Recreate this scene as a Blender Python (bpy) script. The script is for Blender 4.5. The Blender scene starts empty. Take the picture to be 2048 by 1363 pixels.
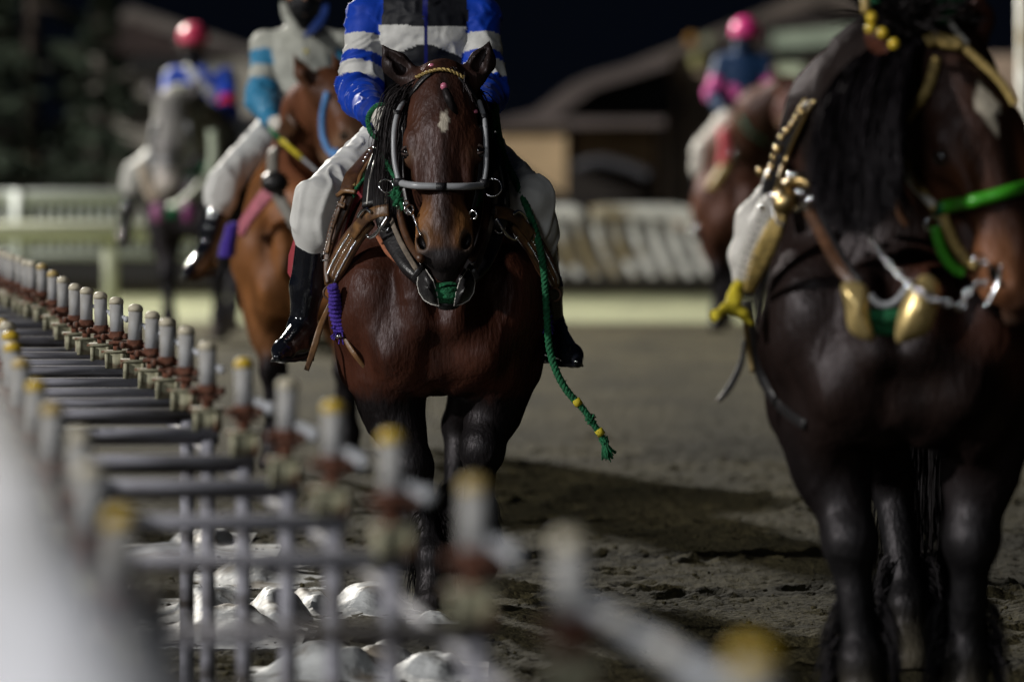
import bpy, math, random
import numpy as np
from mathutils import Vector
from mathutils.bvhtree import BVHTree

rng = np.random.RandomState(7); random.seed(7)
SC = bpy.context.scene; COL = SC.collection
R = math.radians

# ------------------------------------------------------------------ camera
CAMH = 1.71; LENS = 200.0; FPX = 2048 * LENS / 36.0; HORIZ = 258.0
TILT = math.atan((681.5 - HORIZ) / FPX)
cd = bpy.data.cameras.new('camera'); cam = bpy.data.objects.new('camera', cd); COL.objects.link(cam)
cam.location = (0, 0, CAMH); cam.rotation_euler = (R(90) - TILT, 0, 0)
cd.lens = LENS; cd.sensor_width = 36; cd.clip_start = 0.2; cd.clip_end = 3000
cd.dof.use_dof = True; cd.dof.focus_distance = 20.1; cd.dof.aperture_fstop = 2.05; cd.dof.aperture_blades = 9
SC.camera = cam

def raydir(px, py):
    dx = (px - 1024) / FPX; dy = -(py - 681.5) / FPX
    f = np.array([0, math.cos(TILT), -math.sin(TILT)]); u = np.array([0, math.sin(TILT), math.cos(TILT)])
    return f + dx * np.array([1., 0, 0]) + dy * u
def P(px, py, Z):
    d = raydir(px, py); return np.array([0, 0, CAMH]) + d * (Z / d[1])

# ------------------------------------------------------------------ night sky, floodlights and fill light
w = bpy.data.worlds.new('World'); SC.world = w; w.use_nodes = True
nt = w.node_tree; bg = nt.nodes['Background']
sky = nt.nodes.new('ShaderNodeTexSky'); sky.sky_type = 'NISHITA'; sky.sun_disc = False
sky.sun_elevation = R(-6.0); sky.sun_rotation = R(120)
mixn = nt.nodes.new('ShaderNodeMix'); mixn.data_type = 'RGBA'; mixn.inputs[0].default_value = 0.85
mixn.inputs[7].default_value = (0.030, 0.045, 0.085, 1)
nt.links.new(sky.outputs[0], mixn.inputs[6]); nt.links.new(mixn.outputs[2], bg.inputs[0]); bg.inputs[1].default_value = 0.05

def lamp(kind, name, direction, energy, color, angle=None, loc=None, size=None, spot=None):
    ld = bpy.data.lights.new(name, kind); o = bpy.data.objects.new(name, ld); COL.objects.link(o)
    ld.energy = energy; ld.color = color
    if kind == 'SUN': ld.angle = angle
    if size is not None:
        if kind == 'AREA': ld.size = size
        else: ld.shadow_soft_size = size
    if spot: ld.spot_size = spot; ld.spot_blend = 0.6
    d = Vector(direction).normalized()
    o.rotation_euler = d.to_track_quat('-Z', 'Y').to_euler()
    if loc is not None: o.location = loc
    return o
# main floodlight bank high on the left of the track
lamp('SUN', 'floodlight_key', (0.82, 0.46, -0.36), 2.4, (1.0, 0.97, 0.93), R(1.5))
# floodlight mast behind the track, throws the long shadows towards the viewer
bl = np.array([-13.0, 62.0, 13.0]); tgt = np.array([0.6, 22, 0.0])
lamp('SPOT', 'floodlight_behind', tuple(tgt - bl), 62000, (1.0, 0.95, 0.85), loc=tuple(bl), size=0.5, spot=R(118))
# added fill area light behind and above the camera, softens the shadows
fl = np.array([-9.0, -14.0, 12.0]); tg2 = np.array([0, 22, 1.0])
lamp('AREA', 'front_fill_lamp', tuple(tg2 - fl), 1300, (0.95, 0.98, 1.0), loc=tuple(fl), size=5)

SC.view_settings.view_transform = 'Standard'; SC.view_settings.look = 'None'
SC.view_settings.exposure = 0; SC.view_settings.gamma = 1
SC.render.engine = 'CYCLES'; SC.cycles.use_denoising = True; SC.cycles.max_bounces = 5

# ------------------------------------------------------------------ object helpers
def setp(o, label=None, cat=None, group=None, kind=None):
    if label: o['label'] = label
    if cat: o['category'] = cat
    if group: o['group'] = group
    if kind: o['kind'] = kind
    return o
def empty(name, loc, label, cat, group=None, rz=0):
    o = bpy.data.objects.new(name, None); COL.objects.link(o); o.location = loc; o.rotation_euler = (0, 0, rz)
    o.empty_display_size = 0.2
    return setp(o, label, cat, group)
def worldmat(o):
    from mathutils import Matrix
    m = Matrix.LocRotScale(o.location, o.rotation_euler, o.scale)
    return worldmat(o.parent) @ o.matrix_parent_inverse @ m if o.parent else m
def link(name, me, parent=None):
    o = bpy.data.objects.new(name, me); COL.objects.link(o)
    if parent is not None:
        o.parent = parent; o.matrix_parent_inverse = worldmat(parent).inverted() if True else None
    return o
class MB:
    """collects verts/faces (world coordinates)"""
    def __init__(s): s.v = []; s.f = []; s.c = []
    def add(s, vs, fs, col=None):
        n = len(s.v); s.v += [tuple(map(float, v)) for v in vs]; s.f += [tuple(i + n for i in f) for f in fs]
        if col is not None:
            while len(s.c) < n: s.c.append((1, 1, 1))
            s.c += [tuple(col)] * len(vs)
        return s
    def build(s, name, mat, parent=None, smooth=True, autosmooth=None):
        me = bpy.data.meshes.new(name); me.from_pydata(s.v, [], s.f); me.update()
        if mat: me.materials.append(mat)
        if s.c:
            while len(s.c) < len(s.v): s.c.append((1, 1, 1))
            a = me.color_attributes.new('Col', 'FLOAT_COLOR', 'POINT')
            arr = np.ones((len(s.v), 4), np.float32); arr[:, :3] = s.c; a.data.foreach_set('color', arr.ravel())
        if smooth:
            me.polygons.foreach_set('use_smooth', [True] * len(me.polygons))
        o = link(name, me, parent)
        return o
def box(mb, c, d, rot=0, col=None, bev=0.0):
    c = np.array(c, float); d = np.array(d, float) / 2
    ca, sa = math.cos(rot), math.sin(rot); vs = []
    for z in (-1, 1):
        for x, y in ((-1, -1), (1, -1), (1, 1), (-1, 1)):
            X, Y = x * d[0], y * d[1]; vs.append(c + np.array([X * ca - Y * sa, X * sa + Y * ca, z * d[2]]))
    return mb.add(vs, [(0, 3, 2, 1), (4, 5, 6, 7), (0, 1, 5, 4), (1, 2, 6, 5), (2, 3, 7, 6), (3, 0, 4, 7)], col)
def crom(pts, n=8, closed=False):
    pts = [np.array(p, float) for p in pts]; N = len(pts); out = []
    rngN = N if closed else N - 1
    for i in range(rngN):
        if closed: p0, p1, p2, p3 = pts[(i - 1) % N], pts[i], pts[(i + 1) % N], pts[(i + 2) % N]
        else: p0, p1, p2, p3 = pts[max(i - 1, 0)], pts[i], pts[i + 1], pts[min(i + 2, N - 1)]
        for j in range(n):
            t = j / n
            out.append(0.5 * ((2 * p1) + (-p0 + p2) * t + (2 * p0 - 5 * p1 + 4 * p2 - p3) * t * t + (-p0 + 3 * p1 - 3 * p2 + p3) * t ** 3))
    if not closed: out.append(pts[-1])
    return out
def nrm(v):
    v = np.array(v, float); l = np.linalg.norm(v); return v / l if l > 1e-9 else np.array([0, 0, 1.])
def tube(mb, pts, r, seg=10, closed=False, col=None, caps=True, flat=1.0, up=None):
    """swept round tube; r number or list"""
    pts = [np.array(p, float) for p in pts]; N = len(pts)
    rs = [r] * N if np.isscalar(r) else list(np.interp(np.linspace(0, 1, N), np.linspace(0, 1, len(r)), r))
    vs = []; fs = []; prev = None
    for i in range(N):
        if closed: t = nrm(pts[(i + 1) % N] - pts[(i - 1) % N])
        else: t = nrm(pts[min(i + 1, N - 1)] - pts[max(i - 1, 0)])
        if up is not None: a = np.array(up if not isinstance(up, list) else up[i], float)
        elif prev is None: a = np.array([0, 0, 1.]) if abs(t[2]) < 0.9 else np.array([1., 0, 0])
        else: a = prev
        a = nrm(a - t * np.dot(a, t)); prev = a; b = np.cross(t, a)
        for k in range(seg):
            th = 2 * math.pi * k / seg
            vs.append(pts[i] + rs[i] * (math.cos(th) * a * flat + math.sin(th) * b))
    for i in range(N if closed else N - 1):
        for k in range(seg):
            k2 = (k + 1) % seg; i2 = (i + 1) % N
            fs.append((i * seg + k, i * seg + k2, i2 * seg + k2, i2 * seg + k))
    if caps and not closed:
        fs.append(tuple(range(seg))[::-1]); fs.append(tuple((N - 1) * seg + k for k in range(seg)))
    return mb.add(vs, fs, col)
def ribbon(mb, pts, nors, width, thick, col=None, round_=True):
    """flat strap with a slightly domed section; nors outward normals"""
    N = len(pts); vs = []; fs = []
    ws = [width] * N if np.isscalar(width) else list(np.interp(np.linspace(0, 1, N), np.linspace(0, 1, len(width)), width))
    prof = [(-.5, -.5), (-.5, .1), (-.44, .45), (-.2, .5), (.2, .5), (.44, .45), (.5, .1), (.5, -.5)]; S = len(prof)
    for i in range(N):
        t = nrm(np.array(pts[min(i + 1, N - 1)]) - np.array(pts[max(i - 1, 0)])); n = nrm(nors[i]); n = nrm(n - t * np.dot(n, t)); b = np.cross(t, n)
        for a, h in prof: vs.append(np.array(pts[i]) + b * a * ws[i] + n * h * thick)
    for i in range(N - 1):
        for k in range(S):
            k2 = (k + 1) % S; fs.append((i * S + k, (i + 1) * S + k, (i + 1) * S + k2, i * S + k2))
    fs.append(tuple(range(S))); fs.append(tuple((N - 1) * S + k for k in range(S))[::-1])
    return mb.add(vs, fs, col)
def ball(mb, c, r, seg=10, rings=6, col=None, axes=None):
    c = np.array(c, float); r3 = np.array([r] * 3 if np.isscalar(r) else r, float); A = np.eye(3) if axes is None else np.array(axes)
    vs = [c + A @ (np.array([0, 0, 1]) * r3)]; fs = []
    for i in range(1, rings):
        th = math.pi * i / rings
        for k in range(seg):
            ph = 2 * math.pi * k / seg
            vs.append(c + A @ (np.array([math.sin(th) * math.cos(ph), math.sin(th) * math.sin(ph), math.cos(th)]) * r3))
    vs.append(c + A @ (np.array([0, 0, -1]) * r3)); L = len(vs) - 1
    for k in range(seg): fs.append((0, 1 + k, 1 + (k + 1) % seg)); fs.append((L, L - seg + (k + 1) % seg, L - seg + k))
    for i in range(rings - 2):
        for k in range(seg):
            a = 1 + i * seg; fs.append((a + k, a + seg + k, a + seg + (k + 1) % seg, a + (k + 1) % seg))
    return mb.add(vs, fs, col)
def ring(mb, c, rad, r, normal, seg=20, sx=1.0):
    n = nrm(normal); a = nrm(np.cross(n, [0.3, 0.1, 1])); b = np.cross(n, a); c = np.array(c, float)
    tube(mb, [c + rad * (math.cos(t) * a * sx + math.sin(t) * b) for t in np.linspace(0, 2 * math.pi, seg, endpoint=False)], r, 6, closed=True)
def rope(mb, pts, r, pitch=0.05, n=3, col=None, fuzz=0):
    pts = crom(pts, 14); L = 0; prev = pts[0]; paths = [[] for _ in range(n)]
    for i, p in enumerate(pts):
        L += np.linalg.norm(p - prev); prev = p
        t = nrm(pts[min(i + 1, len(pts) - 1)] - pts[max(i - 1, 0)]); a = nrm(np.cross(t, [0, 1, 0.1])); b = np.cross(t, a)
        for k in range(n):
            th = L / pitch * 2 * math.pi + k * 2 * math.pi / n
            paths[k].append(p + (math.cos(th) * a + math.sin(th) * b) * r * 0.5)
    for q in paths: tube(mb, q, r * 0.62, 6, col=col)
    if fuzz:
        for p in pts:
            for _ in range(fuzz):
                d = nrm(rng.randn(3)); tube(mb, [p + d * r * .8, p + d * (r * .8 + .006) + rng.randn(3) * .003], .0012, 3, col=col, caps=False)

# ------------------------------------------------------------------ numpy noise
_perm = np.random.RandomState(3).permutation(256); _perm = np.concatenate([_perm, _perm])
_grad = np.random.RandomState(4).randn(256, 3); _grad /= np.linalg.norm(_grad, axis=1)[:, None]
def noise(p):
    p = np.asarray(p, float); i = np.floor(p).astype(int); f = p - i; i &= 255; u = f * f * f * (f * (f * 6 - 15) + 10); res = 0
    for dx in (0, 1):
        for dy in (0, 1):
            for dz in (0, 1):
                h = _perm[_perm[_perm[(i[:, 0] + dx) & 255] + ((i[:, 1] + dy) & 255)] + ((i[:, 2] + dz) & 255)]
                g = _grad[h]; d = (f[:, 0] - dx) * g[:, 0] + (f[:, 1] - dy) * g[:, 1] + (f[:, 2] - dz) * g[:, 2]
                wx = u[:, 0] if dx else 1 - u[:, 0]; wy = u[:, 1] if dy else 1 - u[:, 1]; wz = u[:, 2] if dz else 1 - u[:, 2]
                res = res + d * wx * wy * wz
    return res

# ------------------------------------------------------------------ implicit bodies
class Frame:
    def __init__(s, o=(0, 0, 0), A=None, sc=1.0): s.o = np.array(o, float); s.A = np.eye(3) if A is None else np.array(A, float); s.s = sc
    def p(s, q): return s.o + s.A @ (np.array(q, float) * s.s)
    def inv(s, v): return ((v - s.o) @ s.A) / s.s
def rotz(a): c, q = math.cos(a), math.sin(a); return np.array([[c, -q, 0], [q, c, 0], [0, 0, 1.]])
def rotx(a): c, q = math.cos(a), math.sin(a); return np.array([[1., 0, 0], [0, c, -q], [0, q, c]])
def roty(a): c, q = math.cos(a), math.sin(a); return np.array([[c, 0, q], [0, 1., 0], [-q, 0, c]])
def basis(x, z):
    z = nrm(z); x = nrm(np.array(x) - z * np.dot(x, z)); return np.column_stack([x, np.cross(z, x), z])
class SDF:
    def __init__(s): s.pr = []
    def rc(s, a, b, ra, rb, k=.03, col=(1, 1, 1), F=None, sub=False, tag=''):
        if F: a, b, ra, rb, k = F.p(a), F.p(b), ra * F.s, rb * F.s, k * F.s
        s.pr.append(('rc', np.array(a, float), np.array(b, float), ra, rb, k, col, sub, tag)); return s
    def el(s, c, r, k=.03, col=(1, 1, 1), F=None, rot=None, sub=False, tag=''):
        A = np.eye(3) if rot is None else rot; r = np.array(r, float)
        if F: c, r, k, A = F.p(c), r * F.s, k * F.s, F.A @ A
        s.pr.append(('el', np.array(c, float), A, r, 0, k, col, sub, tag)); return s
    @staticmethod
    def dist(pr, p):
        if pr[0] == 'rc':
            a, b, ra, rb = pr[1:5]; ab = b - a; L = max(float(ab @ ab), 1e-9)
            pa = p - a; t = np.clip(pa @ ab / L, 0, 1)
            return np.sqrt(((pa - t[..., None] * ab) ** 2).sum(-1)) - (ra + (rb - ra) * t), t
        c, A, r = pr[1:4]; q = (p - c) @ A / r; k0 = np.sqrt((q ** 2).sum(-1)); k1 = np.sqrt(((q / r) ** 2).sum(-1)) + 1e-9
        return k0 * (k0 - 1) / k1, q[..., 2]
    def bounds(s, pr):
        if pr[0] == 'rc': return np.minimum(pr[1] - pr[3], pr[2] - pr[4]), np.maximum(pr[1] + pr[3], pr[2] + pr[4])
        e = np.sqrt(((pr[2] * pr[3]) ** 2).sum(1)); return pr[1] - e, pr[1] + e
    def mesh(s, h, clipz=None):
        bs = [s.bounds(p) for p in s.pr if not p[7]]
        lo = np.min([b[0] for b in bs], 0) - 3 * h; hi = np.max([b[1] for b in bs], 0) + 3 * h
        n = np.ceil((hi - lo) / h).astype(int) + 1; f = np.full(n, 1.0, np.float32)
        for pr in sorted(s.pr, key=lambda q: q[7]):
            k = pr[5]; a, b = s.bounds(pr); m = k + 2.5 * h
            i0 = np.clip(np.floor((a - m - lo) / h).astype(int), 0, n - 1); i1 = np.clip(np.ceil((b + m - lo) / h).astype(int) + 1, 1, n)
            sl = tuple(slice(i0[j], i1[j]) for j in range(3))
            ax = [lo[j] + h * np.arange(i0[j], i1[j]) for j in range(3)]
            g = np.stack(np.meshgrid(*ax, indexing='ij'), -1).astype(np.float32)
            d, _ = s.dist((pr[0],) + tuple(np.asarray(q, np.float32) if isinstance(q, np.ndarray) else q for q in pr[1:]), g)
            cur = f[sl]
            if pr[7]:
                d = -d; hh = np.maximum(k - np.abs(cur - d), 0) / max(k, 1e-6); f[sl] = np.maximum(cur, d) + hh * hh * k * .25
            else:
                hh = np.maximum(k - np.abs(cur - d), 0) / max(k, 1e-6); f[sl] = np.minimum(cur, d) - hh * hh * k * .25
        if clipz is not None:
            zz = lo[2] + h * np.arange(n[2]); f = np.maximum(f, (clipz - zz)[None, None, :].astype(np.float32))
        neg = f < 0
        s8 = sum(neg[x:n[0] - 1 + x, y:n[1] - 1 + y, z:n[2] - 1 + z].astype(np.int8) for x in (0, 1) for y in (0, 1) for z in (0, 1))
        act = np.argwhere((s8 > 0) & (s8 < 8)); idx = np.full(n - 1, -1, np.int64); idx[tuple(act.T)] = np.arange(len(act))
        acc = np.zeros((len(act), 3)); cnt = np.zeros(len(act))
        corners = [(x, y, z) for x in (0, 1) for y in (0, 1) for z in (0, 1)]
        for a in corners:
            for ax in range(3):
                if a[ax]: continue
                b = list(a); b[ax] = 1
                fa = f[act[:, 0] + a[0], act[:, 1] + a[1], act[:, 2] + a[2]]; fb = f[act[:, 0] + b[0], act[:, 1] + b[1], act[:, 2] + b[2]]
                m = (fa < 0) != (fb < 0); t = np.zeros(len(act)); t[m] = fa[m] / (fa[m] - fb[m])
                q = np.tile(np.array(a, float), (len(act), 1)); q[:, ax] += t; acc[m] += q[m]; cnt[m] += 1
        V = lo + h * (act + acc / cnt[:, None]); faces = []
        for ax in range(3):
            o1, o2 = [(1, 2), (2, 0), (0, 1)][ax]
            sa = [slice(None)] * 3; sb = [slice(None)] * 3; sa[ax] = slice(0, -1); sb[ax] = slice(1, None)
            A_, B_ = neg[tuple(sa)], neg[tuple(sb)]; e = np.argwhere(A_ != B_)
            e = e[(e[:, o1] > 0) & (e[:, o2] > 0) & (e[:, o1] < n[o1] - 1) & (e[:, o2] < n[o2] - 1)]
            def cell(d1, d2):
                c = e.copy(); c[:, o1] -= d1; c[:, o2] -= d2; return idx[tuple(c.T)]
            q = np.stack([cell(1, 1), cell(0, 1), cell(0, 0), cell(1, 0)], 1); flip = ~A_[tuple(e.T)]
            q[flip] = q[flip][:, ::-1]; faces.append(q)
        Fc = np.concatenate(faces); Fc = Fc[(Fc >= 0).all(1)]
        return V, Fc
    def shade(s, V, w=.025):
        best = np.full(len(V), 9.); ids = np.zeros(len(V), int); T = np.zeros(len(V)); C = np.zeros((len(V), 3)); W = np.full(len(V), 1e-6)
        for i, pr in enumerate(s.pr):
            if pr[7]: continue
            d, t = s.dist(pr, V); d = np.abs(d); m = d < best; best[m] = d[m]; ids[m] = i; T[m] = t[m]
            ww = np.exp(-d / w); C += ww[:, None] * np.array(pr[6]); W += ww
        return C / W[:, None], ids, T
def vnormals(V, Fc):
    a, b, c, d = (V[Fc[:, i]] for i in range(4)); fn = np.cross(c - a, d - b); N = np.zeros_like(V)
    for i in range(4):
        for j in range(3): N[:, j] += np.bincount(Fc[:, i], fn[:, j], len(V))
    return N / (np.linalg.norm(N, axis=1)[:, None] + 1e-12)
def relax(V, Fc, it=2, lam=.5):
    for _ in range(it):
        S = np.zeros_like(V); n = np.zeros(len(V))
        for i in range(4):
            for o in (1, 3):
                for j in range(3): S[:, j] += np.bincount(Fc[:, i], V[Fc[:, (i + o) % 4], j], len(V))
                n += np.bincount(Fc[:, i], None, len(V))
        V = V + lam * (S / np.maximum(n, 1)[:, None] - V)
    return V
def npmesh(name, V, Fc, mat, C=None, parent=None):
    me = bpy.data.meshes.new(name); me.vertices.add(len(V)); me.vertices.foreach_set('co', V.astype(np.float32).ravel())
    me.loops.add(len(Fc) * 4); me.loops.foreach_set('vertex_index', Fc.astype(np.int32).ravel())
    me.polygons.add(len(Fc)); me.polygons.foreach_set('loop_start', np.arange(0, len(Fc) * 4, 4, dtype=np.int32)); me.polygons.foreach_set('loop_total', np.full(len(Fc), 4, np.int32))
    me.polygons.foreach_set('use_smooth', np.ones(len(Fc), bool)); me.update(calc_edges=True); me.validate()
    if C is not None:
        a = me.color_attributes.new('Col', 'FLOAT_COLOR', 'POINT'); arr = np.ones((len(V), 4), np.float32); arr[:, :3] = C; a.data.foreach_set('color', arr.ravel())
    me.materials.append(mat)
    return link(name, me, parent)
class Surf:
    """ray casting / snapping on a built body"""
    def __init__(s, V, Fc): s.t = BVHTree.FromPolygons([Vector(v) for v in V], [tuple(int(i) for i in f) for f in Fc])
    def hit(s, px, py, off=0.0, Zf=None):
        d = raydir(px, py); l, n, i, dist = s.t.ray_cast(Vector((0, 0, CAMH)), Vector(d))
        if l is None:
            l, n, i, dist = s.t.find_nearest(Vector(P(px, py, Zf or 20)))
        l = np.array(l); n = np.array(n)
        return l + n * off, n
    def snap(s, p, off=0.0):
        l, n, i, dist = s.t.find_nearest(Vector(p)); l = np.array(l); n = np.array(n); return l + n * off, n
def smoothpath(a, it=3):
    a = [np.array(x) for x in a]
    for _ in range(it): a = [a[0]] + [(a[i - 1] + 2 * a[i] + a[i + 1]) / 4 for i in range(1, len(a) - 1)] + [a[-1]]
    return a
def castpath(surf, pxs, off=.01, Zf=None, n=6):
    pts = []; nn = []
    for q in crom([(x, y, 0) for x, y in pxs], n):
        p, m = surf.hit(q[0], q[1], off, Zf); pts.append(p); nn.append(m)
    return smoothpath(pts), [nrm(x) for x in smoothpath(nn, 4)]
def castz(surf, pxz, off=.01, n=6):
    """path through given points, never deeper than the body surface"""
    pts = []; nn = []
    for x, y, Z in crom(pxz, n):
        d = raydir(x, y); l, m, i, _ = surf.t.ray_cast(Vector((0, 0, CAMH)), Vector(d)); Zz = Z
        if l is not None: Zz = min(Z, l[1] - off); m = np.array(m)
        else: m = np.array((0, -1., 0))
        pts.append(P(x, y, Zz)); nn.append(nrm(m + np.array((0, -.8, 0))))
    return smoothpath(pts, 3), [nrm(x) for x in smoothpath(nn, 4)]
def snappath(surf, pts3, off=.01, n=8):
    pts = []; nn = []
    for q in crom(pts3, n):
        p, m = surf.snap(q, off); pts.append(p); nn.append(m)
    return smoothpath(pts, 2), [nrm(x) for x in smoothpath(nn, 4)]

# ------------------------------------------------------------------ materials
def mat(name, col=(.5, .5, .5), rough=.5, metal=0, attr=False, nscale=30, namt=.25, bump=.0, bscale=80, sheen=0, coat=0, spec=.5, wear=None, wscale=6, stretch=None):
    m = bpy.data.materials.new(name); m.use_nodes = True; t = m.node_tree; b = t.nodes['Principled BSDF']; L = t.links.new
    b.inputs['Roughness'].default_value = rough; b.inputs['Metallic'].default_value = metal; b.inputs['Specular IOR Level'].default_value = spec
    if sheen: b.inputs['Sheen Weight'].default_value = sheen; b.inputs['Sheen Roughness'].default_value = .4
    if coat: b.inputs['Coat Weight'].default_value = coat; b.inputs['Coat Roughness'].default_value = .05
    tc = t.nodes.new('ShaderNodeTexCoord'); mp = t.nodes.new('ShaderNodeMapping'); L(tc.outputs['Object'], mp.inputs[0])
    if stretch: mp.inputs['Scale'].default_value = stretch
    nz = t.nodes.new('ShaderNodeTexNoise'); nz.inputs['Scale'].default_value = nscale; nz.inputs['Detail'].default_value = 5; L(mp.outputs[0], nz.inputs['Vector'])
    mr = t.nodes.new('ShaderNodeMapRange'); mr.inputs['From Min'].default_value = .3; mr.inputs['From Max'].default_value = .7
    mr.inputs['To Min'].default_value = 1 - namt; mr.inputs['To Max'].default_value = 1 + namt; L(nz.outputs['Fac'], mr.inputs['Value'])
    mul = t.nodes.new('ShaderNodeVectorMath'); mul.operation = 'SCALE'; L(mr.outputs[0], mul.inputs['Scale'])
    if attr:
        at = t.nodes.new('ShaderNodeAttribute'); at.attribute_name = 'Col'; L(at.outputs['Color'], mul.inputs[0])
    else: mul.inputs[0].default_value = col[:3]
    src = mul.outputs[0]
    if wear:
        n2 = t.nodes.new('ShaderNodeTexNoise'); n2.inputs['Scale'].default_value = wscale; n2.inputs['Detail'].default_value = 6; L(mp.outputs[0], n2.inputs['Vector'])
        rp = t.nodes.new('ShaderNodeValToRGB'); rp.color_ramp.elements[0].position = .5; rp.color_ramp.elements[1].position = .62; L(n2.outputs['Fac'], rp.inputs[0])
        mx = t.nodes.new('ShaderNodeMix'); mx.data_type = 'RGBA'; L(rp.outputs[0], mx.inputs[0]); L(src, mx.inputs[6]); mx.inputs[7].default_value = (*wear, 1); src = mx.outputs[2]
    L(src, b.inputs['Base Color'])
    if bump:
        n3 = t.nodes.new('ShaderNodeTexNoise'); n3.inputs['Scale'].default_value = bscale; n3.inputs['Detail'].default_value = 4; L(mp.outputs[0], n3.inputs['Vector'])
        bp = t.nodes.new('ShaderNodeBump'); bp.inputs['Strength'].default_value = bump; bp.inputs['Distance'].default_value = .01; L(n3.outputs['Fac'], bp.inputs['Height']); L(bp.outputs[0], b.inputs['Normal'])
    return m
def fur(m, g, rough):
    t = m.node_tree; b = t.nodes['Principled BSDF']; L = t.links.new; out = [n for n in t.nodes if n.type == 'OUTPUT_MATERIAL'][0]
    src = b.inputs['Base Color'].links[0].from_socket; df = t.nodes.new('ShaderNodeBsdfDiffuse'); gl = t.nodes.new('ShaderNodeBsdfGlossy'); mx = t.nodes.new('ShaderNodeMixShader')
    L(src, df.inputs[0]); gl.inputs['Roughness'].default_value = rough; mp = t.nodes.new('ShaderNodeMapping'); tc = t.nodes.new('ShaderNodeTexCoord'); L(tc.outputs['Object'], mp.inputs[0]); mp.inputs['Scale'].default_value = (260, 120, 45)
    fn = t.nodes.new('ShaderNodeTexNoise'); fn.inputs['Scale'].default_value = 1.0; fn.inputs['Detail'].default_value = 3; L(mp.outputs[0], fn.inputs['Vector'])
    f2 = t.nodes.new('ShaderNodeTexNoise'); f2.inputs['Scale'].default_value = 5; f2.inputs['Detail'].default_value = 6; L(tc.outputs['Object'], f2.inputs['Vector'])
    ma = t.nodes.new('ShaderNodeMath'); ma.operation = 'MULTIPLY'; L(fn.outputs['Fac'], ma.inputs[0]); L(f2.outputs['Fac'], ma.inputs[1])
    rp = t.nodes.new('ShaderNodeValToRGB'); L(ma.outputs[0], rp.inputs[0]); rp.color_ramp.elements[0].position = .12; rp.color_ramp.elements[0].color = (.25, .23, .25, 1); rp.color_ramp.elements[1].position = .42; rp.color_ramp.elements[1].color = (1.0, .95, 1.0, 1); L(rp.outputs[0], gl.inputs[0]); mx.inputs[0].default_value = g
    if b.inputs['Normal'].links:
        for n in (df, gl): L(b.inputs['Normal'].links[0].from_socket, n.inputs['Normal'])
    L(df.outputs[0], mx.inputs[1]); L(gl.outputs[0], mx.inputs[2]); L(mx.outputs[0], out.inputs['Surface']); t.nodes.remove(b); return m
M = dict(
    coat=mat('horse_coat', attr=True, rough=.52, nscale=9, namt=.45, bump=.5, bscale=70, sheen=0, spec=.26, stretch=(1, 1, .28)),
    hair=mat('dark_hair', attr=True, rough=.45, nscale=60, namt=.4, spec=.5),
    cloth=mat('racing_silks', attr=True, rough=.62, nscale=25, namt=.10, bump=.2, bscale=30, sheen=.05, spec=.25),
    pants=mat('white_trousers', attr=True, spec=.15, rough=.6, nscale=20, namt=.06, bump=.12, bscale=50),
    patent=mat('patent_leather', (.006, .007, .011), rough=.13, coat=.6, namt=.2, bump=.35, bscale=38),
    helmet=mat('helmet_paint', attr=True, rough=.4, coat=.08, namt=.04),
    skin=mat('skin', attr=True, rough=.5, namt=.1, nscale=20),
    black=mat('black_leather', (.014, .013, .014), rough=.38, namt=.3, bump=.2, bscale=90),
    tan=mat('tan_leather', (.17, .085, .032), rough=.42, namt=.35, nscale=18, bump=.2, bscale=70, wear=(.07, .035, .018), wscale=12),
    brown=mat('brown_leather', (.075, .032, .014), rough=.45, namt=.35, bump=.2, bscale=70),
    steel=mat('polished_steel', (.75, .75, .77), rough=.18, metal=1, namt=.08),
    brass=mat('polished_brass', (.60, .44, .20), rough=.33, metal=1, namt=.15),
    gold=mat('gold_braid', (.42, .30, .10), rough=.5, namt=.4, nscale=60, bump=.6, bscale=120),
    goldleather=mat('gold_leather', (.62, .47, .20), rough=.33, metal=.55, namt=.15, bump=.2, bscale=20),
    green=mat('green_wool', (.005, .115, .042), rough=.85, namt=.35, nscale=60, bump=.7, bscale=110),
    limegreen=mat('green_rubber_tube', (.05, .33, .02), rough=.3, namt=.1),
    purple=mat('purple_wool', (.065, .03, .32), rough=.9, namt=.3, nscale=60, bump=.8, bscale=120),
    pink=mat('pink_bead', (.55, .16, .25), rough=.3, namt=.1),
    yellow=mat('yellow_cloth', (.55, .45, .02), rough=.8, namt=.2, bump=.4, bscale=40),
    greytube=mat('grey_vinyl_tube', (.33, .34, .36), rough=.35, namt=.12, nscale=30),
    redpad=mat('red_saddle_pad', (.48, .06, .08), rough=.7, namt=.15),
    white=mat('white_leather', (.62, .6, .56), rough=.5, namt=.12, bump=.5, bscale=120),
    orange=mat('orange_felt', (.32, .11, .05), rough=.8, namt=.3),
    eye=mat('eye', (.006, .004, .004), rough=.06, coat=.5),
    bluetape=mat('blue_webbing', (.10, .28, .62), rough=.6, namt=.2),
    blacktape=mat('black_tape', (.012, .012, .015), rough=.5, namt=.3, bump=.4),
    hoof=mat('hoof_horn', (.10, .08, .055), rough=.6, namt=.4, stretch=(1, 1, 6)),
)

fur(M['coat'], .033, .47); fur(M['hair'], .022, .5)

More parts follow.
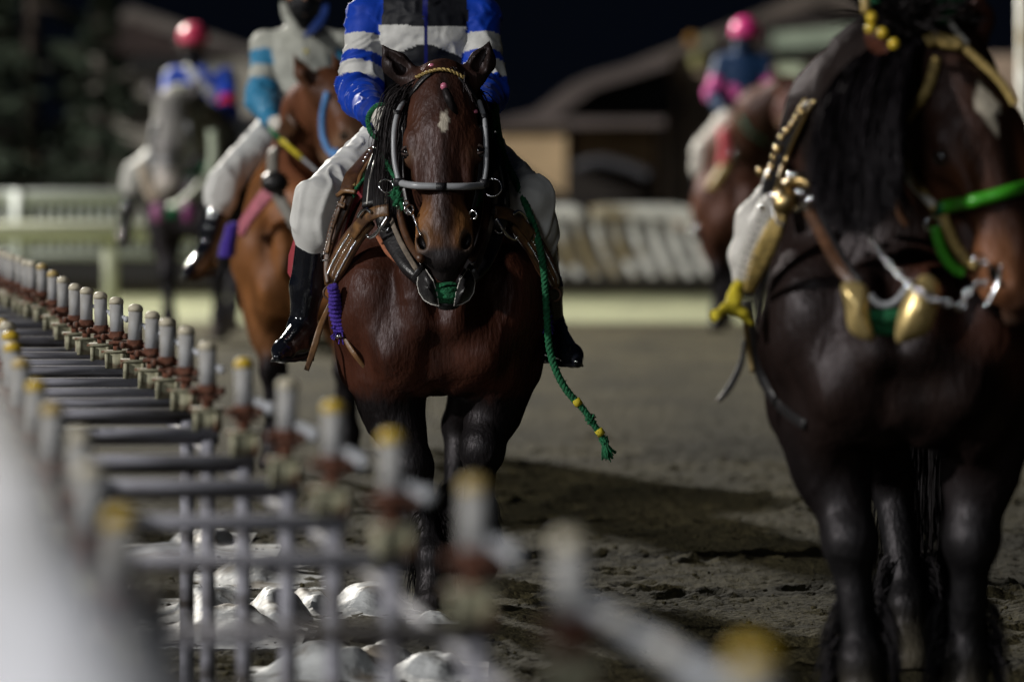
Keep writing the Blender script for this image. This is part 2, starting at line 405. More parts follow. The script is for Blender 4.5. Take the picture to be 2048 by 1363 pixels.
# ------------------------------------------------------------------ strands of hair
def strands(mb, roots, dirs, lens, width, grav=0.5, wave=.01, seg=7, col=(.01, .009, .01), surf=None, colvar=.4):
    for r0, d, L in zip(roots, dirs, lens):
        p = np.array(r0, float); v = nrm(d); st = L / seg; pts = [p.copy()]; ph = rng.rand() * 6; side = nrm(np.cross(v, rng.randn(3)))
        for i in range(seg):
            v = nrm(v + np.array([0, 0, -grav]) * (1.0 / seg) * 2); p = p + v * st + side * wave * math.sin(ph + i * 1.3); pts.append(p.copy())
        c = np.array(col) * (1 + colvar * rng.randn() * .6); c = np.clip(c, .002, 1)
        vs = []; fs = []; sd = nrm(np.cross(v, rng.randn(3)) + 1e-3)
        for i, q in enumerate(pts):
            ww = width * (1 - .75 * (i / seg) ** 2) * .5; t = nrm(pts[min(i + 1, seg)] - pts[max(i - 1, 0)]); s = nrm(sd - t * np.dot(sd, t)); n2 = np.cross(t, s)
            vs += [q - s * ww, q + n2 * ww * .6, q + s * ww]
        for i in range(seg): fs += [(3 * i, 3 * i + 1, 3 * i + 4, 3 * i + 3), (3 * i + 1, 3 * i + 2, 3 * i + 5, 3 * i + 4)]
        mb.add(vs, fs, c)

def drape(mb, A, Bm, C, width, col, seg=9):
    """one lock of hair through three points"""
    pts = [(1 - t) ** 2 * A + 2 * t * (1 - t) * Bm + t * t * C for t in np.linspace(0, 1, seg + 1)]; vs = []; fs = []; sd = nrm(rng.randn(3)); ph = rng.rand() * 6; am = .003 + .004 * rng.rand()
    for i, q in enumerate(pts):
        t = nrm(pts[min(i + 1, seg)] - pts[max(i - 1, 0)]); s_ = nrm(sd - t * np.dot(sd, t)); n2 = np.cross(t, s_); ww = width * (1 - .8 * (i / seg) ** 3) * .5; q = q + s_ * am * math.sin(ph + i * .9)
        vs += [q - s_ * ww, q + n2 * ww * .6, q + s_ * ww]
    for i in range(seg): fs += [(3 * i, 3 * i + 1, 3 * i + 4, 3 * i + 3), (3 * i + 1, 3 * i + 2, 3 * i + 5, 3 * i + 4)]
    mb.add(vs, fs, np.clip(np.array(col) * (1 + .5 * rng.randn()), .002, .1))

# ------------------------------------------------------------------ horses
def head_prims(s, H, c, ears, k=1.0, mouth=True):
    B, D, T, K = c['face'], c['front'], c['muzzle'], c['black']
    s.rc((0, .0, .05), (0, .035, .24), .105, .112, .05, B, H)
    s.el((0, .050, .20), (.118, .060, .19), .05, B, H)
    s.rc((0, .035, .26), (0, .045, .56), .094, .066, .05, B, H, tag='face')
    s.rc((0, .088, .14), (0, .088, .60), .036, .026, .05, D, H)
    for q in (-1, 1):
        s.el((q * .106, .070, .267), (.034, .030, .045), .03, B, H)          # brow
        s.el((q * .112, .035, .317), (.034, .045, .045), .03, B, H)
        s.el((q * .090, .075, .36), (.020, .026, .10), .04, B, H)              # facial crest
        s.el((q * .070, -.095, .29), (.050, .12, .16), .05, B, H)
        s.rc((q * .045, -.12, .40), (q * .030, -.045, .66), .05, .034, .05, B, H)
        s.el((q * .060, .045, .600), (.042, .05, .085), .04, T, H)
        s.el((q * .066, .055, .655), (.034, .042, .050), .03, T, H)            # nostril mound
        s.el((q * .079, .094, .652), (.017, .048, .036), .010, K, H, sub=True, rot=roty(-q * .35))
        # eye socket
        s.el((q * .148, .078, .314), (.016, .024, .021), .015, K, H, sub=True)
    s.el((0, .040, .665), (.070, .062, .065), .05, T, H)
    s.el((0, .040, .715), (.058, .052, .035), .03, c['lip'], H)
    s.el((0, -.010, .735), (.045, .045, .035), .02, c['lip'], H)
    for q, (e, twist) in zip((-1, 1), ears):
        b = np.array((q * .080, -.015, .015)); t = np.array(e); m = (b + t) / 2 + np.array((q * .022, .0, 0)); ax = nrm(t - b)
        s.rc(b + (0, 0, .03), m, .044, .046, .03, c['ear'], H); s.rc(m, t, .046, .006, .015, c['ear'], H)
        o = nrm(np.array((q * twist, 1, .1))); s.rc(b + ax * .055 + o * .040, t - ax * .045 + o * .020, .027, .010, .012, K, H, sub=True)

def horse_body(Fr, pose, c, cell, H, neck, ears):
    s = SDF(); B, K = c['body'], c['black']
    s.el((0, 1.15, 1.15), (.39, .85, .42), .10, B, Fr)
    s.el((0, .48, 1.18), (.335, .42, .44), .10, B, Fr)
    s.el((0, 1.98, 1.22), (.37, .46, .42), .10, B, Fr)
    s.el((0, .80, 1.50), (.12, .38, .18), .12, B, Fr)
    s.el((0, 2.0, 1.50), (.20, .35, .16), .12, B, Fr)
    for q in (-1, 1):
        s.el((q * .235, .42, 1.22), (.125, .22, .33), .08, B, Fr, rot=rotx(-.35))       # shoulder blade mass
        s.el((q * .225, .20, 1.10), (.140, .16, .19), .05, B, Fr)                         # point of the shoulder
        s.el((q * .112, .125, .965), (.118, .125, .185), .055, B, Fr, rot=roty(-q * .12))   # pectoral
        s.el((q * .20, .22, .88), (.10, .13, .17), .05, B, Fr)
        s.rc((q * .30, .22, 1.18), (q * .175, .06, .90), .055, .045, .06, B, Fr)          # biceps line
        s.rc((q * .10, .03, 1.20), (q * .055, .02, 1.02), .05, .05, .06, B, Fr)
        s.rc((q * .335, .42, 1.02), (q * .30, .34, .84), .05, .05, .07, B, Fr)
        s.rc((q * .06, .16, .80), (q * .13, .25, .80), .05, .05, .06, B, Fr)
        s.el((q * .18, 1.98, 1.30), (.22, .40, .30), .10, B, Fr)
    s.rc((0, .08, 1.22), (0, .1, .86), .05, .05, .06, B, Fr)
    # neck
    for (a, ra), (b, rb) in zip(neck[:-1], neck[1:]): s.rc(a, b, ra, rb, .12, c.get('neck', B), Fr)
    head_prims(s, H, c, ears)
    k_ = c.get('legk', 1.0)
    for side, q in (('L', -1), ('R', 1)):
        J = pose['front' + side]; e, kn, ft, hf = [np.array(x, float) for x in J]
        s.rc((q * .24, .28, 1.02), e, .15, .125, .08, B, Fr)
        mid = e * .6 + kn * .4
        s.rc(e, kn, .112 * k_, .062 * k_, .05, c['arm'], Fr); s.el(e * .72 + kn * .28 + np.array((q * .02, -.03, 0)), (.095, .10, .16), .06, c['arm'], Fr)
        s.el(e * .75 + kn * .25 + np.array((-q * .045, .02, 0)), (.06, .08, .15), .05, c['arm'], Fr)
        s.el(kn + (0, -.012, .0), np.array((.073, .075, .082)) * k_, .03, K, Fr)
        s.rc(kn, ft, .052 * k_, .046 * k_, .03, K, Fr); s.rc(kn + (0, .035, -.05), ft + (0, .04, .03), .028 * k_, .032 * k_, .02, K, Fr)
        s.el(ft, np.array((.062, .070, .062)) * k_, .03, K, Fr); s.rc(ft + (0, .05, .01), ft + (0, .075, -.06), .038, .016, .03, K, Fr)
        d = nrm(hf - ft); pa = ft + (hf - ft) * .55
        s.rc(ft, pa, .05 * k_, .058 * k_, .03, K, Fr); s.rc(pa + d * .0, hf - d * .035, .064, .082, .012, c['hoof'], Fr)
        J = pose['hind' + side]; st, hk, ft, hf = [np.array(x, float) for x in J]
        s.rc((q * .19, 2.0, 1.20), st, .24, .17, .08, B, Fr); s.rc(st, hk, .145, .07, .06, c['arm'], Fr)
        s.rc(st + (0, .25, .05), hk + (0, .03, .06), .11, .04, .05, c['arm'], Fr)
        s.el(hk, (.062, .085, .085), .03, K, Fr); s.rc(hk, ft, .056 * k_, .048 * k_, .03, K, Fr)
        s.el(ft, np.array((.064, .072, .064)) * k_, .03, K, Fr); s.rc(ft + (0, .05, .01), ft + (0, .075, -.06), .038, .016, .03, K, Fr)
        d = nrm(hf - ft); pa = ft + (hf - ft) * .55
        s.rc(ft, pa, .052, .056, .03, K, Fr); s.rc(pa, hf - d * .035, .064, .084, .012, c['hoof'], Fr)
    V, Fc = s.mesh(cell, clipz=Fr.o[2] + .002)
    V = relax(V, Fc, 2); N = vnormals(V, Fc)
    loc = Fr.inv(V)
    bodyw = np.clip((loc[:, 1] + .1) / .3, 0, 1) * np.clip((loc[:, 2] - .5) / .3, 0, 1)
    V = V + N * (noise(loc * (6, 4, 5)) * .010 * bodyw + noise(loc * (13, 8, 9) + 9) * .0045 * (1 - .5 * (loc[:, 2] < .7)) + (1 - 2 * np.abs(noise(loc * (7, 5, 4.5) + 21))) * .0045 * bodyw + noise(loc * (36, 26, 26) + 2) * .0014 + .0022 * np.exp(-(noise(loc * (4.5, 3.5, 3.2) + 51) / .035) ** 2) * (loc[:, 1] < 1.0))[:, None]
    C, ids, T = s.shade(V)
    tags = np.array([p[8] for p in s.pr])
    return V, Fc, C, loc, ids, s

def halfnoise(loc, sc, seed=0): return noise(loc * sc + seed)
def smooth01(x, a, b): t = np.clip((x - a) / (b - a), 0, 1); return t * t * (3 - 2 * t)
def blend(C, col, wgt): return C * (1 - wgt[:, None]) + np.array(col) * wgt[:, None]

def horse(label, Fr, pose, c, cell, H, neck, ears=(((-.19, .02, -.15), .5), ((.19, .02, -.15), .5)), paint=None, group=None, noparts=False):
    root = empty('horse', tuple(Fr.o), label, 'horse', group)
    V, Fc, C, loc, ids, s = horse_body(Fr, pose, c, cell, H, neck, ears)
    hl = H.inv(V); hm = (np.abs(hl[:, 0]) < .2) & (hl[:, 2] < .85) & (hl[:, 2] > -.05) & (hl[:, 1] > -.25) & (hl[:, 1] < .2)
    hmf = hm.astype(float)
    if paint: C = paint(V, C, loc, hl, hmf)
    hoofw = smooth01(.10 + halfnoise(loc, 20) * .01 - loc[:, 2], 0, .01)
    body = npmesh('body', V, Fc, M['coat'], np.clip(C, .001, 1), root)
    surf = Surf(V, Fc)
    eyes = []
    for q in (-1, 1):
        mb = MB(); ball(mb, H.p((q * .126, .068, .314)), .024 * H.s, 14, 10); eyes.append(mb.build('eye', M['eye'], root))
        # lids
        mb = MB()
        for zz, rr in ((-.014, .0065), (.015, .005)):
            pp = [H.p((q * (.126 + .012 * math.cos(a)), .068 + .020 + .004 * math.cos(a) - abs(math.sin(a)) * .006, .314 + zz * math.cos(a * .9) * 1.0 + 0)) + H.A[:, 1] * 0 + H.A[:, 2] * 0 + H.A[:, 1] * 0 for a in np.linspace(-1.4, 1.4, 9)]
            pp = [H.p((q * (.128 + .018 * math.sin(a) * (-1)), .074 + .018 * math.cos(a) - .002, .314 + zz * math.cos(a))) for a in np.linspace(-1.3, 1.3, 9)]
            tube(mb, pp, [rr * .5 * H.s, rr * H.s, rr * .5 * H.s], 6, col=c['lid'])
        mb.build('eyelid', M['coat'], root)
    return root, body, surf, V, loc, hl

def tail(root, Fr, col, n=600, ln=1.0):
    mb = MB(); ro = [Fr.p((rng.randn() * .02, 2.42 + rng.randn() * .02, 1.38 + rng.randn() * .02)) for _ in range(n)]
    ds = [Fr.A @ nrm((rng.randn() * .2, .5, -.4)) for _ in range(n)]
    strands(mb, ro, ds, ln + .35 * ln * rng.rand(n), .010, 2.2, .012, seg=9, col=col); return mb.build('tail', M['hair'], root, smooth=True)
def feathering(root, Fr, pose, col, n=260, sc=1.0):
    for k in ('frontL', 'frontR', 'hindL', 'hindR'):
        ft, hf = np.array(pose[k][2], float), np.array(pose[k][3], float); mb = MB()
        for _ in range(n):
            a = rng.uniform(-.4, math.pi + .4); d = np.array((math.cos(a), math.sin(a), 0)); A_ = ft + d * .052 * sc + (0, 0, rng.uniform(-.03, .16)); L_ = rng.uniform(.09, .17)
            drape(mb, Fr.p(A_), Fr.p(A_ + d * .035 + (0, 0, -.02)), Fr.p(A_ + d * rng.uniform(.02, .055) + (rng.randn() * .01, rng.randn() * .01, -L_)), .005, col, 5)
        mb.build('feathering', M['hair'], root)
def mane(root, Fr, neck, H, n, length, width, col, side=-1, spread=.08, grav=1.4, off=.9):
    """hair growing on the crest of the neck and falling to one side"""
    mb = MB(); pts = [Fr.p(np.array(a) + (0, 0, r * off * .75)) + Fr.A[:, 1] * r * off * .45 * Fr.s for a, r in neck]
    pts = crom(pts, 12); ro = []; ds = []
    for _ in range(n):
        i = rng.randint(len(pts)); p = pts[i] + Fr.A @ (rng.randn(3) * (.03, .03, .01)); ro.append(p)
        ds.append(Fr.A @ nrm((side * (.8 + .5 * rng.rand()), -.15 + .3 * rng.randn(), .25)))
    strands(mb, ro, ds, length * (.6 + .5 * rng.rand(n)), width, grav, .008, col=col)
    return mb.build('mane', M['hair'], root)

# ------------------------------------------------------------------ riders
def rider(label, J, sc, jacket_paint, helmet_col, cell=.009, pants_col=(.62, .62, .60), gaiter=(.012, .012, .015), pants_mark=False, group=None, skincol=(.42, .24, .16), boot_trim=True, base=None, pants_paint=None, glove_col=(.62, .6, .55)):
    """J: joints in world space: neck, head, face(dir), hipL/R, kneeL/R, ankL/R, toeL/R, shL/R, elL/R, haL/R"""
    root = empty('person', tuple(base if base is not None else (J['hipL'] + J['hipR']) / 2), label, 'person', group)
    g = lambda n: np.array(J[n], float)
    neck, head = g('neck'), g('head'); face = nrm(J['face']); hips = (g('hipL') + g('hipR')) / 2; shc = (g('shL') + g('shR')) / 2
    X = nrm(g('shR') - g('shL')); up = nrm(head - neck)
    hs = sc
    # body (skin): head, neck, torso core, arms and legs as one surface
    s = SDF(); HF = Frame(head, np.column_stack([nrm(np.cross(face, up)) * -1, face, np.cross(nrm(np.cross(face, up)) * -1, face) * -1]), hs)
    HA = HF.A.copy(); HA[:, 2] = np.array([0, 0, 1.]) if True else HA[:, 2]
    xx = nrm(np.cross(face, (0, 0, 1))); HF = Frame(head, np.column_stack([xx, nrm(np.cross((0, 0, 1), xx)), (0, 0, 1)]), hs)
    sk = skincol
    s.el((0, -.01, .035), (.076, .095, .095), .03, sk, HF); s.el((0, .025, -.04), (.060, .070, .085), .03, sk, HF); s.el((0, .06, -.095), (.028, .025, .022), .02, sk, HF)
    s.rc((0, .085, .01), (0, .112, -.03), .010, .015, .012, sk, HF)                      # nose
    for q in (-1, 1):
        s.el((q * .080, -.005, -.01), (.012, .022, .033), .01, sk, HF)                   # ears
        s.el((q * .032, .098, .012), (.017, .014, .011), .01, sk, HF, sub=True)           # eye sockets
        s.el((q * .045, .062, -.03), (.022, .022, .022), .02, sk, HF)
    s.rc((-.018, .088, -.062), (.018, .088, -.062), .008, .008, .008, (.35, .14, .11), HF)
    s.rc(neck - up * .05 * sc, head + (0, 0, -.05 * sc), .056 * sc, .052 * sc, .03, sk)
    s.rc(shc - (0, 0, .08 * sc), hips, .11 * sc, .11 * sc, .05, sk)
    for q in 'LR':
        s.rc(g('sh' + q), g('el' + q), .042 * sc, .036 * sc, .03, sk); s.rc(g('el' + q), g('ha' + q), .036 * sc, .024 * sc, .02, sk)
        s.rc(shc - (0, 0, .05 * sc), g('sh' + q), .06 * sc, .045 * sc, .04, sk)
        s.rc(g('hip' + q), g('knee' + q), .075 * sc, .05 * sc, .04, sk); s.rc(g('knee' + q), g('ank' + q), .05 * sc, .034 * sc, .03, sk)
    V, Fc = s.mesh(max(cell, .007)); V = relax(V, Fc, 1); C, _, _ = s.shade(V, .01); npmesh('body', V, Fc, M['skin'], C, root)
    for q in (-1, 1):
        mb = MB(); ball(mb, HF.p((q * .032, .086, .012)), .0125 * hs, 10, 8); mb.build('eye', M['eye'], root)
    # jacket
    s = SDF(); W = (1, 1, 1); thick = 1.0
    chest = shc * .62 + hips * .38; belly = shc * .25 + hips * .75
    A = np.column_stack([X, nrm(np.cross((0, 0, 1), X)), (0, 0, 1)])
    s.el(shc * .85 + hips * .15, np.array((.195, .125, .16)) * sc, .06, W, rot=A); s.el(chest, np.array((.185, .130, .22)) * sc, .06, W, rot=A); s.el(belly, np.array((.170, .125, .17)) * sc, .06, W, rot=A)
    s.el(hips + (0, 0, .02), np.array((.165, .13, .10)) * sc, .04, W, rot=A)
    for q in 'LR': s.rc(shc + (0, 0, .03 * sc), g('sh' + q), .075 * sc, .070 * sc, .05, W)
    s.rc(shc + (0, 0, .0), neck + up * .01 * sc, .11 * sc, .068 * sc, .04, W)
    s.rc(neck, neck + up * .05 * sc, .068 * sc, .066 * sc, .02, W); s.rc(neck + up * .05, neck + up * .12 * sc, .05 * sc, .055 * sc, .01, W, sub=True)
    for q in 'LR':
        wr = g('ha' + q) * .86 + g('el' + q) * .14
        s.rc(g('sh' + q), g('el' + q), .073 * sc, .070 * sc, .03, W, tag='up' + q); s.rc(g('el' + q), wr, .070 * sc, .046 * sc, .03, W, tag='lo' + q)
    V, Fc = s.mesh(cell); V = relax(V, Fc, 1); C, ids, T = s.shade(V); N = vnormals(V, Fc)
    # sleeve coordinate and folds
    arm = np.zeros(len(V)); armd = np.full(len(V), 9.); axd = np.zeros((len(V), 3)); armt = np.full(len(V), -1.)
    for q in 'LR':
        wr = g('ha' + q) * .86 + g('el' + q) * .14; up_ = ('rc', g('sh' + q), g('el' + q), .073 * sc, .07 * sc); lo_ = ('rc', g('el' + q), wr, .07 * sc, .046 * sc)
        for pr, o in ((up_, 0), (lo_, 1)):
            d, t = SDF.dist(pr, V); m = (np.abs(d) < armd); armd[m] = np.abs(d)[m]; armt[m] = t[m] + o; axd[m] = nrm(pr[2] - pr[1])
    tors = np.full(len(V), 9.)
    for p_ in s.pr[:7]:
        d, _ = s.dist(p_, V); tors = np.minimum(tors, np.abs(d))
    isarm = armd < tors - .004 * sc
    C = jacket_paint(V, C, (V - hips) @ A / sc, isarm, armt, N @ A)
    wr1 = noise(V / sc * (9, 9, 14)) + .5 * noise(V / sc * (20, 20, 26) + 5); q_ = noise((V / sc) * 5 + 3)
    along = (V * axd).sum(1) / sc; rid = 1.6 * np.exp(-(noise(np.stack([along * 13 + q_ * 3.5, q_ * 2.5, V[:, 0] * 5 / sc], 1)) / .11) ** 2) - .4
    near = np.exp(-((armt - 1) / .35) ** 2) + np.exp(-((armt - 2) / .2) ** 2) * .8
    wr2 = 1 - 2 * np.abs(noise(V / sc * (7, 7, 5) + wr1[:, None] * .8)); disp = np.where(isarm, rid * .009 * (.4 + near) + wr2 * .007, wr1 * .008 + wr2 * .012)
    V = V + N * (disp * sc)[:, None]
    npmesh('jacket', V, Fc, M['cloth'], C, root)
    # zip / collar line
    # gaiter
    s = SDF(); s.rc(neck - up * .05 * sc, head + (0, 0, -.07 * sc), .076 * sc, .072 * sc, .02, gaiter); s.el((0, .030, -.050), (.074, .092, .070), .02, gaiter, HF); s.rc(shc + face * .10 * sc - (0, 0, .02 * sc), neck + face * .04 * sc, .02 * sc, .06 * sc, .03, gaiter)
    V, Fc = s.mesh(max(.007, cell * .9)); V = relax(V, Fc, 1); N = vnormals(V, Fc); V = V + N * (noise(V / sc * (10, 10, 40)) * .006 * sc)[:, None]; C, _, _ = s.shade(V); npmesh('neck_gaiter', V, Fc, M['cloth'], C, root)
    # helmet
    s = SDF(); s.el((0, -.012, .062), (.118, .138, .118), .02, helmet_col, HF); s.el((0, -.01, -.12), (.20, .25, .135), .01, helmet_col, HF, sub=True)
    s.el((0, -.01, .03), (.098, .118, .10), .01, helmet_col, HF, sub=True)
    V, Fc = s.mesh(max(.006, cell * .8)); V = relax(V, Fc, 1); C, _, _ = s.shade(V); hel = npmesh('helmet', V, Fc, M['helmet'], C, root)
    mb = MB(); tube(mb, [HF.p((.114 * math.sin(a), -.012 + .134 * math.cos(a), .012)) for a in np.linspace(0, 2 * math.pi, 24, endpoint=False)], .007 * hs, 8, closed=True); mb.build('helmet_rim', M['blacktape'], hel)
    mb = MB(); pv = [HF.p((.10 * math.sin(a), .10 + .055 * math.cos(a), .014)) for a in np.linspace(-1.4, 1.4, 12)]; ribbon(mb, pv, [(0, 0, 1)] * len(pv), .03 * hs, .006 * hs); mb.build('helmet_peak', M['blacktape'], hel)
    # trousers
    s = SDF(); s.el(hips - (0, 0, .02 * sc), np.array((.17, .135, .12)) * sc, .04, W, rot=A)
    for q in 'LR':
        h, k_, a_ = g('hip' + q), g('knee' + q), g('ank' + q); bt = k_ + (a_ - k_) * .42
        s.rc(h, k_, .108 * sc, .078 * sc, .04, W); s.rc(k_, k_ + (a_ - k_) * .22, .080 * sc, .082 * sc, .03, W); s.rc(k_ + (a_ - k_) * .2, bt, .083 * sc, .054 * sc, .02, W)
    V, Fc = s.mesh(cell); V = relax(V, Fc, 1); N = vnormals(V, Fc); C = np.tile(np.array(pants_col), (len(V), 1))
    axs = np.zeros((len(V), 3)); dm = np.full(len(V), 9.)
    for q in 'LR':
        h, k_, a_ = g('hip' + q), g('knee' + q), g('ank' + q)
        for a0, b0 in ((h, k_), (k_, a_)):
            d, t = SDF.dist(('rc', a0, b0, .09, .08), V); m = np.abs(d) < dm; dm[m] = np.abs(d)[m]; axs[m] = nrm(b0 - a0)
    q_ = noise(V / sc * 4 + 8); al = (V * axs).sum(1) / sc; thigh = np.exp(-(((V - (g('hipL') + g('kneeL')) / 2) ** 2).sum(1)) / (.22 * sc) ** 2) + np.exp(-(((V - (g('hipR') + g('kneeR')) / 2) ** 2).sum(1)) / (.22 * sc) ** 2)
    cr_ = lambda n_, w_: np.exp(-(n_ / w_) ** 2)
    rid = cr_(noise(np.stack([al * 11 + q_ * 4, q_ * 3 + V[:, 0] * 6 / sc, V[:, 2] * 4 / sc], 1)), .09)
    long_ = cr_(noise(np.stack([V[:, 0] * 9 / sc + q_, V[:, 1] * 9 / sc, V[:, 2] * 2.6 / sc + q_ * 1.5], 1)), .10)
    broad = noise(V / sc * (8, 8, 4) + 17)
    V = V + N * ((rid * .0065 * np.clip(thigh * 1.3, .15, 1) + long_ * .009 * np.clip(1.2 - thigh, .1, 1) + broad * .010) * sc)[:, None]
    if pants_paint: C = pants_paint(V, C)
    npmesh('trousers', V, Fc, M['pants'], C, root)
    # boots
    for q in 'LR':
        k_, a_, t_ = g('knee' + q), g('ank' + q), g('toe' + q); top = k_ + (a_ - k_) * .34; s = SDF(); dn = nrm(a_ - k_); fo = nrm(t_ - a_)
        hz = g('heel' + q)
        s.rc(top, top + (a_ - top) * .5, .064 * sc, .062 * sc, .02, W); s.rc(top + (a_ - top) * .5, a_, .062 * sc, .042 * sc, .02, W)
        s.rc(a_, hz, .044 * sc, .036 * sc, .03, W); s.rc(a_ + fo * .02 * sc, t_ - fo * .03 * sc, .046 * sc, .033 * sc, .03, W); s.rc(t_ - fo * .04 * sc, t_ + fo * .025 * sc + (0, 0, -.006), .034 * sc, .020 * sc, .02, W); s.rc(hz, t_ + (t_ - hz) * -.12, .034 * sc, .034 * sc, .03, W)
        s.rc(top - dn * .12 * sc, top - dn * .01 * sc, .09 * sc, .056 * sc, .008, W, sub=True)
        V, Fc = s.mesh(min(cell, .008)); V = relax(V, Fc, 1); N = vnormals(V, Fc)
        nb = noise(V / sc * (14, 14, 9) + 31) ; ank = np.exp(-(((V - a_) ** 2).sum(1)) / (.07 * sc) ** 2)
        V = V + N * ((nb * .003 + (1 - 2 * np.abs(noise(V / sc * (8, 8, 34)))) * .006 * ank) * sc)[:, None]
        b = npmesh('boot', V, Fc, M['patent'], None, root)
        # sole and heel
        mb = MB(); low = np.array((0, 0, -1.)); sole = [hz + low * .032 * sc, hz * .5 + t_ * .5 + low * .033 * sc, t_ * .9 + hz * .1 + low * .028 * sc, t_ + fo * .024 * sc + low * .012 * sc]
        sole = crom(sole, 5); ribbon(mb, sole, [(0, 0, 1)] * len(sole), [.06 * sc, .072 * sc, .088 * sc, .03 * sc], .014 * sc); mb.build('sole', M['blacktape'], b)
        mb = MB(); tube(mb, [hz + low * .028 * sc, hz + low * .058 * sc], [.033 * sc, .029 * sc], 12); mb.build('heel', M['blacktape'], b)
        if boot_trim:
            mb = MB(); ring(mb, a_ + fo * .012 * sc, .050 * sc, .007 * sc, nrm(dn * .7 + fo * .4)); ring(mb, a_ - dn * .03 * sc, .048 * sc, .006 * sc, dn); mb.build('spur_strap', M['patent'], b)
    # gloved hands with curled fingers
    for q, sg in (('L', -1), ('R', 1)):
        w_, e_ = g('ha' + q), g('el' + q); d = nrm(w_ - e_); s = SDF(); side = nrm(np.cross(d, (0, 0, 1))) ; dn = nrm(np.cross(side, d)); dn = dn if dn[2] < 0 else -dn
        inn = side if side @ (hips - w_) > 0 else -side
        pal = w_ + d * .045 * sc
        Ah = np.column_stack([inn, dn, d]); s.el(pal, np.array((.024, .042, .050)) * sc, .02, W, rot=Ah); s.rc(w_ - d * .05 * sc, w_, .031 * sc, .028 * sc, .02, W)
        for i, L in enumerate((.9, 1.0, .95, .8)):
            k0 = pal + d * (.040 - abs(i - 1.3) * .004) * sc + dn * (-.030 + .0195 * i) * sc; k1 = k0 + (d * .020 + inn * .024) * sc * L; k2 = k1 + (-d * .014 + inn * .022) * sc * L; k3 = k2 + (-d * .022 + inn * .002) * sc * L
            s.rc(k0, k1, .0105 * sc, .0100 * sc, .004, W); s.rc(k1, k2, .0100 * sc, .0092 * sc, .003, W); s.rc(k2, k3, .0092 * sc, .0085 * sc, .003, W)
        t0 = pal - dn * .030 * sc - d * .015 * sc; t1 = t0 + (d * .030 - dn * .012 + inn * .014) * sc; t2 = t1 + (d * .020 + inn * .020 + dn * .008) * sc
        s.rc(t0, t1, .013 * sc, .011 * sc, .008, W); s.rc(t1, t2, .011 * sc, .009 * sc, .003, W)
        V, Fc = s.mesh(.0045 if cell < .012 else .007); V = relax(V, Fc, 1); npmesh('glove', V, Fc, M['pants'], np.tile(np.array(glove_col), (len(V), 1)), root)
    return root, HF

def seated(Fr, lean=0.0, twist=0.0, hands=None):
    p = Fr.p; J = {}
    for q, sg in (('L', -1), ('R', 1)):
        J['hip' + q] = p((sg * .12, .90, 1.62)); J['knee' + q] = p((sg * .42, .48, 1.48)); J['ank' + q] = p((sg * .47, .56, 1.04)); J['toe' + q] = p((sg * .56, .36, .93)); J['heel' + q] = p((sg * .45, .62, .96))
        J['sh' + q] = p((sg * .195 + lean, .88, 2.12)); J['el' + q] = p((sg * .27 + lean, .76, 1.85)); J['ha' + q] = p((sg * .15, .45, 1.72))
    J['neck'] = p((lean, .86, 2.20)); J['head'] = p((lean * 1.2, .83, 2.40)); J['face'] = Fr.A @ np.array((math.sin(twist), -math.cos(twist), -.05))
    return J

# ================================================================== SETTING
def gmat():
    m = bpy.data.materials.new('dirt_track'); m.use_nodes = True; t = m.node_tree; b = t.nodes['Principled BSDF']; L = t.links.new
    b.inputs['Roughness'].default_value = .95; b.inputs['Specular IOR Level'].default_value = .15
    g = t.nodes.new('ShaderNodeNewGeometry')
    def nz(s, d=6, sx=(1, 1, 1)):
        mp = t.nodes.new('ShaderNodeMapping'); mp.inputs['Scale'].default_value = sx; L(g.outputs['Position'], mp.inputs[0])
        n = t.nodes.new('ShaderNodeTexNoise'); n.inputs['Scale'].default_value = s; n.inputs['Detail'].default_value = d; L(mp.outputs[0], n.inputs['Vector']); return n.outputs['Fac']
    r = t.nodes.new('ShaderNodeValToRGB'); L(nz(1.3, 8, (1, .35, 1)), r.inputs[0]); e = r.color_ramp.elements
    e[0].position = .35; e[0].color = (.031, .027, .012, 1); e[1].position = .7; e[1].color = (.086, .073, .036, 1)
    mu = t.nodes.new('ShaderNodeMix'); mu.data_type = 'RGBA'; mu.blend_type = 'MULTIPLY'; mu.inputs[0].default_value = .75; L(r.outputs[0], mu.inputs[6])
    r2 = t.nodes.new('ShaderNodeValToRGB'); L(nz(38, 5), r2.inputs[0]); r2.color_ramp.elements[0].position = .3; r2.color_ramp.elements[1].position = .66; r2.color_ramp.elements[0].color = (.3, .3, .3, 1); L(r2.outputs[0], mu.inputs[7])
    L(mu.outputs[2], b.inputs['Base Color'])
    bp = t.nodes.new('ShaderNodeBump'); bp.inputs['Strength'].default_value = .9; bp.inputs['Distance'].default_value = .02; L(nz(45, 6), bp.inputs['Height']); L(bp.outputs[0], b.inputs['Normal'])
    return m
GM = gmat()
mb = MB(); mb.add([(-400, -50, -.03), (400, -50, -.03), (400, 900, -.03), (-400, 900, -.03)], [(0, 1, 2, 3)])
setp(mb.build('ground', mat('far_ground', (.045, .042, .034), .95, nscale=.6, namt=.4)), kind='structure')
